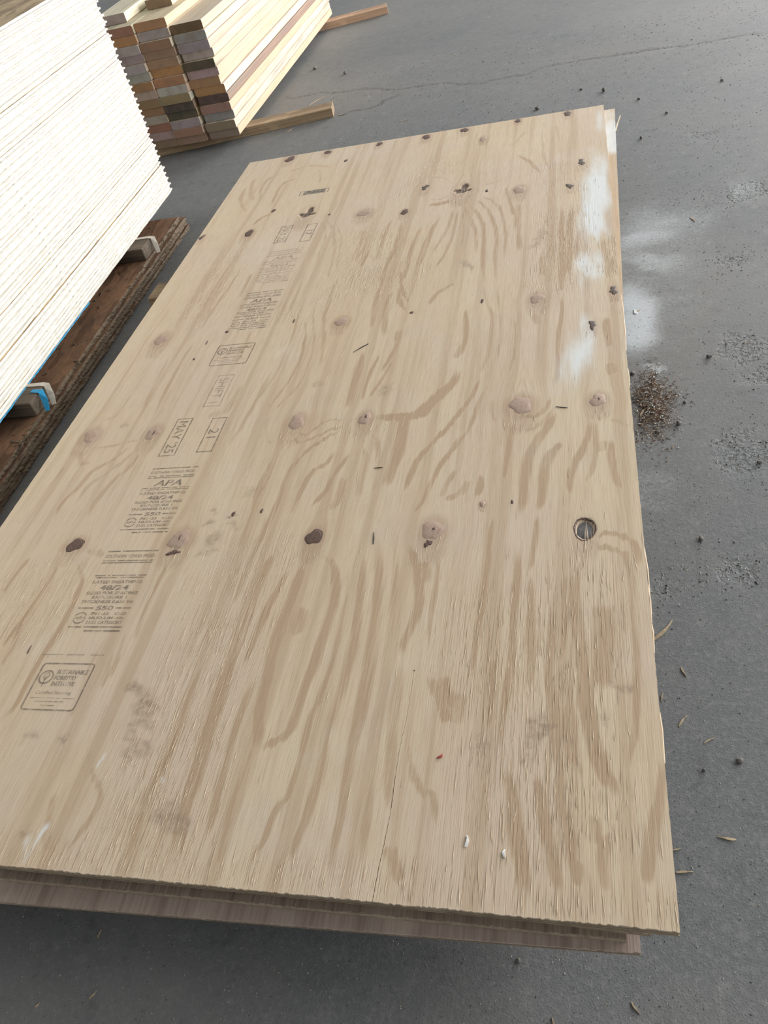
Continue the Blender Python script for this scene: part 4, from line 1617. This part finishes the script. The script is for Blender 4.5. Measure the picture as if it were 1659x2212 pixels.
for i, (x0, y0, x1, y1) in enumerate(SLIVERS):
    L = math.hypot(x1 - x0, y1 - y0) / 1000
    me = sliver_mesh(L, min(.006, max(.002, L * .13)), .002, i)
    o = link('wood_sliver', me, None, [M['sliver']])
    o.location = ((x0 + x1) / 2000, (y0 + y1) / 2000, -.0003)
    o.rotation_euler = (0, 0, math.atan2(y1 - y0, x1 - x0) - math.pi / 2)
    if i == 0:
        tag(o, 'largest curled pale wood sliver on the concrete beside the plywood', 'wood sliver', 'wood slivers on the concrete')
    else:
        where = ('beside the timber under the lumber stack' if y0 > 3100 else 'beyond the far end of the plywood' if y0 > 2900 else
                 'in the dust beside the plywood' if y0 > 1100 else 'by the sawdust heap' if y0 > 900 else
                 'along the long edge of the plywood' if x0 > 0 else 'off the near end of the plywood')
        tag(o, 'small pale wood sliver on the concrete %s' % where, 'wood sliver', 'wood slivers on the concrete')

for i, (x, y, r) in enumerate(PEBBLES):
    bm = bmesh.new()
    bmesh.ops.create_icosphere(bm, subdivisions=2, radius=1)
    q = random.Random(i)
    s = (q.uniform(.8, 1.3), q.uniform(.7, 1.1), q.uniform(.55, .8))
    for v in bm.verts:
        k = 1 + .16 * math.sin(v.co.x * 3 + i) + .12 * math.sin(v.co.y * 4 + 2 * i) + q.uniform(-.07, .07)
        v.co = Vector((v.co.x * s[0], v.co.y * s[1], v.co.z * s[2])) * (k * r / 1000)
    zmin = min(v.co.z for v in bm.verts)
    for v in bm.verts:
        v.co.z -= zmin
    me = bpy.data.meshes.new('pebble')
    bm.to_mesh(me)
    bm.free()
    me.polygons.foreach_set('use_smooth', np.ones(len(me.polygons), bool))
    o = link('pebble', me, None, [M['pebble']])
    o.location = (x / 1000, y / 1000, -.0005)
    where = ('past the lumber stack timber' if y > 3500 else 'beyond the far end of the plywood' if y > 2400 else 'by the sawdust heap and dust' if y > 900 else
             'in the open beside the plywood' if y > 100 else 'off the near end of the plywood')
    tag(o, 'small brown-grey crumb of stone on the concrete %s' % where, 'pebble', 'stone crumbs on the concrete')


def crumbs(name, pts, sizes, mats, label, cat, flat=.6, stretch=1.0, z0=None):
    vs, fs, mi = [], [], []
    for i, (x, y) in enumerate(pts):
        s = sizes[i]
        a = random.uniform(0, 6.28)
        st = random.uniform(1, stretch)
        b = len(vs)
        z = 0 if z0 is None else z0[i]
        for k in range(3):
            th = a + k * 2.09 + random.uniform(-.4, .4)
            px, py = s * math.cos(th) * st, s * math.sin(th) / math.sqrt(st)
            ca, sa = math.cos(a * 2.3), math.sin(a * 2.3)
            vs.append((x + ca * px - sa * py, y + sa * px + ca * py, z - .0002 + (random.uniform(0, s) if z0 is not None else 0)))
        vs.append((x, y, z + s * flat * random.uniform(.6, 1.3)))
        fs += [(b, b + 1, b + 3), (b + 1, b + 2, b + 3), (b + 2, b, b + 3)]
        m = random.choices(range(len(mats)), weights=[w for _, w in mats])[0]
        mi += [m] * 3
    o = link(name, mesh_from(name, vs, fs, mi), None, [m for m, _ in mats])
    return tag(o, label, cat, kind='stuff')


pts, sz = [], []
while len(pts) < 26000:
    x, y = random.uniform(-1.2, .9), random.uniform(-.2, 3.9) if random.random() < .55 else random.uniform(-.2, 1.0)
    if (-.02 < x < .16 and .88 < y < 1.25) or (-1.3 < x < -.1 and (1.6 < y < 1.73 or .48 < y < .62)) or (x < -1.05 and 3.0 < y < 3.4):
        continue
    pts.append((x, y))
    sz.append(random.choice((.0005, .0006, .0008, .0008, .0010, .0013)) * (1 + .35 * max(0, y)))
# and crumbs inside the pitted patches
for w, i, f in FLOOR_PIT:
    C = curve_points(f)
    for _ in range(int(150 * i)):
        c = C[random.randrange(len(C))]
        pts.append(((c[0] + random.gauss(0, w * .8)) / 1000, (c[1] + random.gauss(0, w * .8)) / 1000))
        sz.append(random.uniform(.0008, .0022))
crumbs('floor_grit', pts, sz, [(M['grit_pale'], 5), (M['grit_dark'], 3), (M['sliver'], 1)], 'fine pale and dark grit and crumbs scattered over the concrete', 'grit', .6, 2.0)

# sawdust heap against the edge of the stack
S = np.array(SAWDUST, float).reshape(-1, 2) / 1000
cen = S.mean(0)
pts, sz, zz = [], [], []
while len(pts) < 4200:
    a = random.uniform(0, 6.283)
    rad = abs(random.gauss(0, .62))
    rr_ = .040 * (1 + .25 * math.sin(3 * a + 1) + .15 * math.sin(5 * a)), .105 * (1 + .1 * math.sin(2 * a))
    px, py = cen[0] - .004 + rad * rr_[0] * math.cos(a), cen[1] + rad * rr_[1] * math.sin(a)
    if random.random() < .08:
        px += random.gauss(0, .015); py += random.gauss(0, .03)
    pts.append((px, py))
    sz.append(random.uniform(.0008, .0026))
    zz.append(.005 * max(0, 1 - rad ** 2) * random.random())
crumbs('sawdust_heap', pts, sz, [(M['saw_a'], 4), (M['saw_b'], 3), (M['grit_pale'], 3), (M['grit_dark'], 1)], 'small heap of brown sawdust and shavings against the plywood edge', 'sawdust', .5, 3.0, zz)

# ------------------------------------------------------------------ crumbs on the plywood
for (x, y, L, w, an, mat, name, label, cat) in (
        (-232, 77, 13, 4, .25, 'chip_white', 'paint_chip', 'longer white paint chip lying on the near end of the top plywood sheet', 'paint chip'),
        (-185, 66, 8, 4, -.5, 'chip_white', 'paint_chip', 'shorter bent white paint chip on the near end of the top plywood sheet', 'paint chip'),
        (-276, 184, 6, 5, .0, 'chip_red', 'red_crumb', 'tiny red crumb on the top plywood sheet', 'crumb'),
        (-565, 1162, 42, 2.2, 2.4, 'grit_dark', 'dark_splinter', 'thin dark splinter lying slantwise on the top plywood sheet', 'splinter'),
        (-433, 575, 28, 1.6, .2, 'grit_dark', 'dark_splinter', 'thin dark hair-like splinter beside a round knot on the plywood', 'splinter'),
        (-124, 898, 22, 1.5, 1.4, 'grit_dark', 'dark_splinter', 'short dark splinter between two knots near the plywood edge', 'splinter'),
        (-455, 754, 16, 1.5, 1.5, 'grit_dark', 'dark_splinter', 'short dark splinter amid the grain in the middle of the plywood', 'splinter'),
        (42, 1437, 18, 9, .8, 'chip_white', 'paper_scrap', 'white paper scrap on the dusty concrete beside the plywood edge', 'paper')):
    me = sliver_mesh(L / 1000, w / 1000, .0012 if w < 3 else .0018, int(abs(x)))
    o = link(name, me, None, [M[mat]])
    o.location = (x / 1000, y / 1000, (ZTOP + .0001) if x < 0 else 0)
    o.rotation_euler = (0, 0, an)
    tag(o, label, cat)

# pale splinters lifting off the long edge of the top sheet, and one on the sheet below
for pts in ([(-.0005, .545, -.004), (.0035, .50, -.003), (.003, .455, -.006)], [(0, .47, -.003), (.0028, .44, -.002), (.0005, .40, -.002)],
            [(0, .405, -.004), (.0024, .385, -.003), (.0005, .352, -.004)], [(0, .26, -.003), (.0022, .235, -.003), (.0005, .19, -.003)],
            [(-.001, 1.29, -.002), (.0035, 1.23, -.003), (.0032, 1.14, -.004), (0, 1.07, -.003)], [(0, 1.01, -.003), (.002, .985, -.004), (0, .95, -.003)]):
    strand('edge_splinter', [(x * .55, y, z) for x, y, z in pts], .0018, .001, M['fibre'], TOP, .6)
strand('edge_splinter', [(.0, 2.26, -.004), (.006, 2.31, -.002), (.016, 2.36, .004)], .004, .0016, M['fibre'], S2, .4)
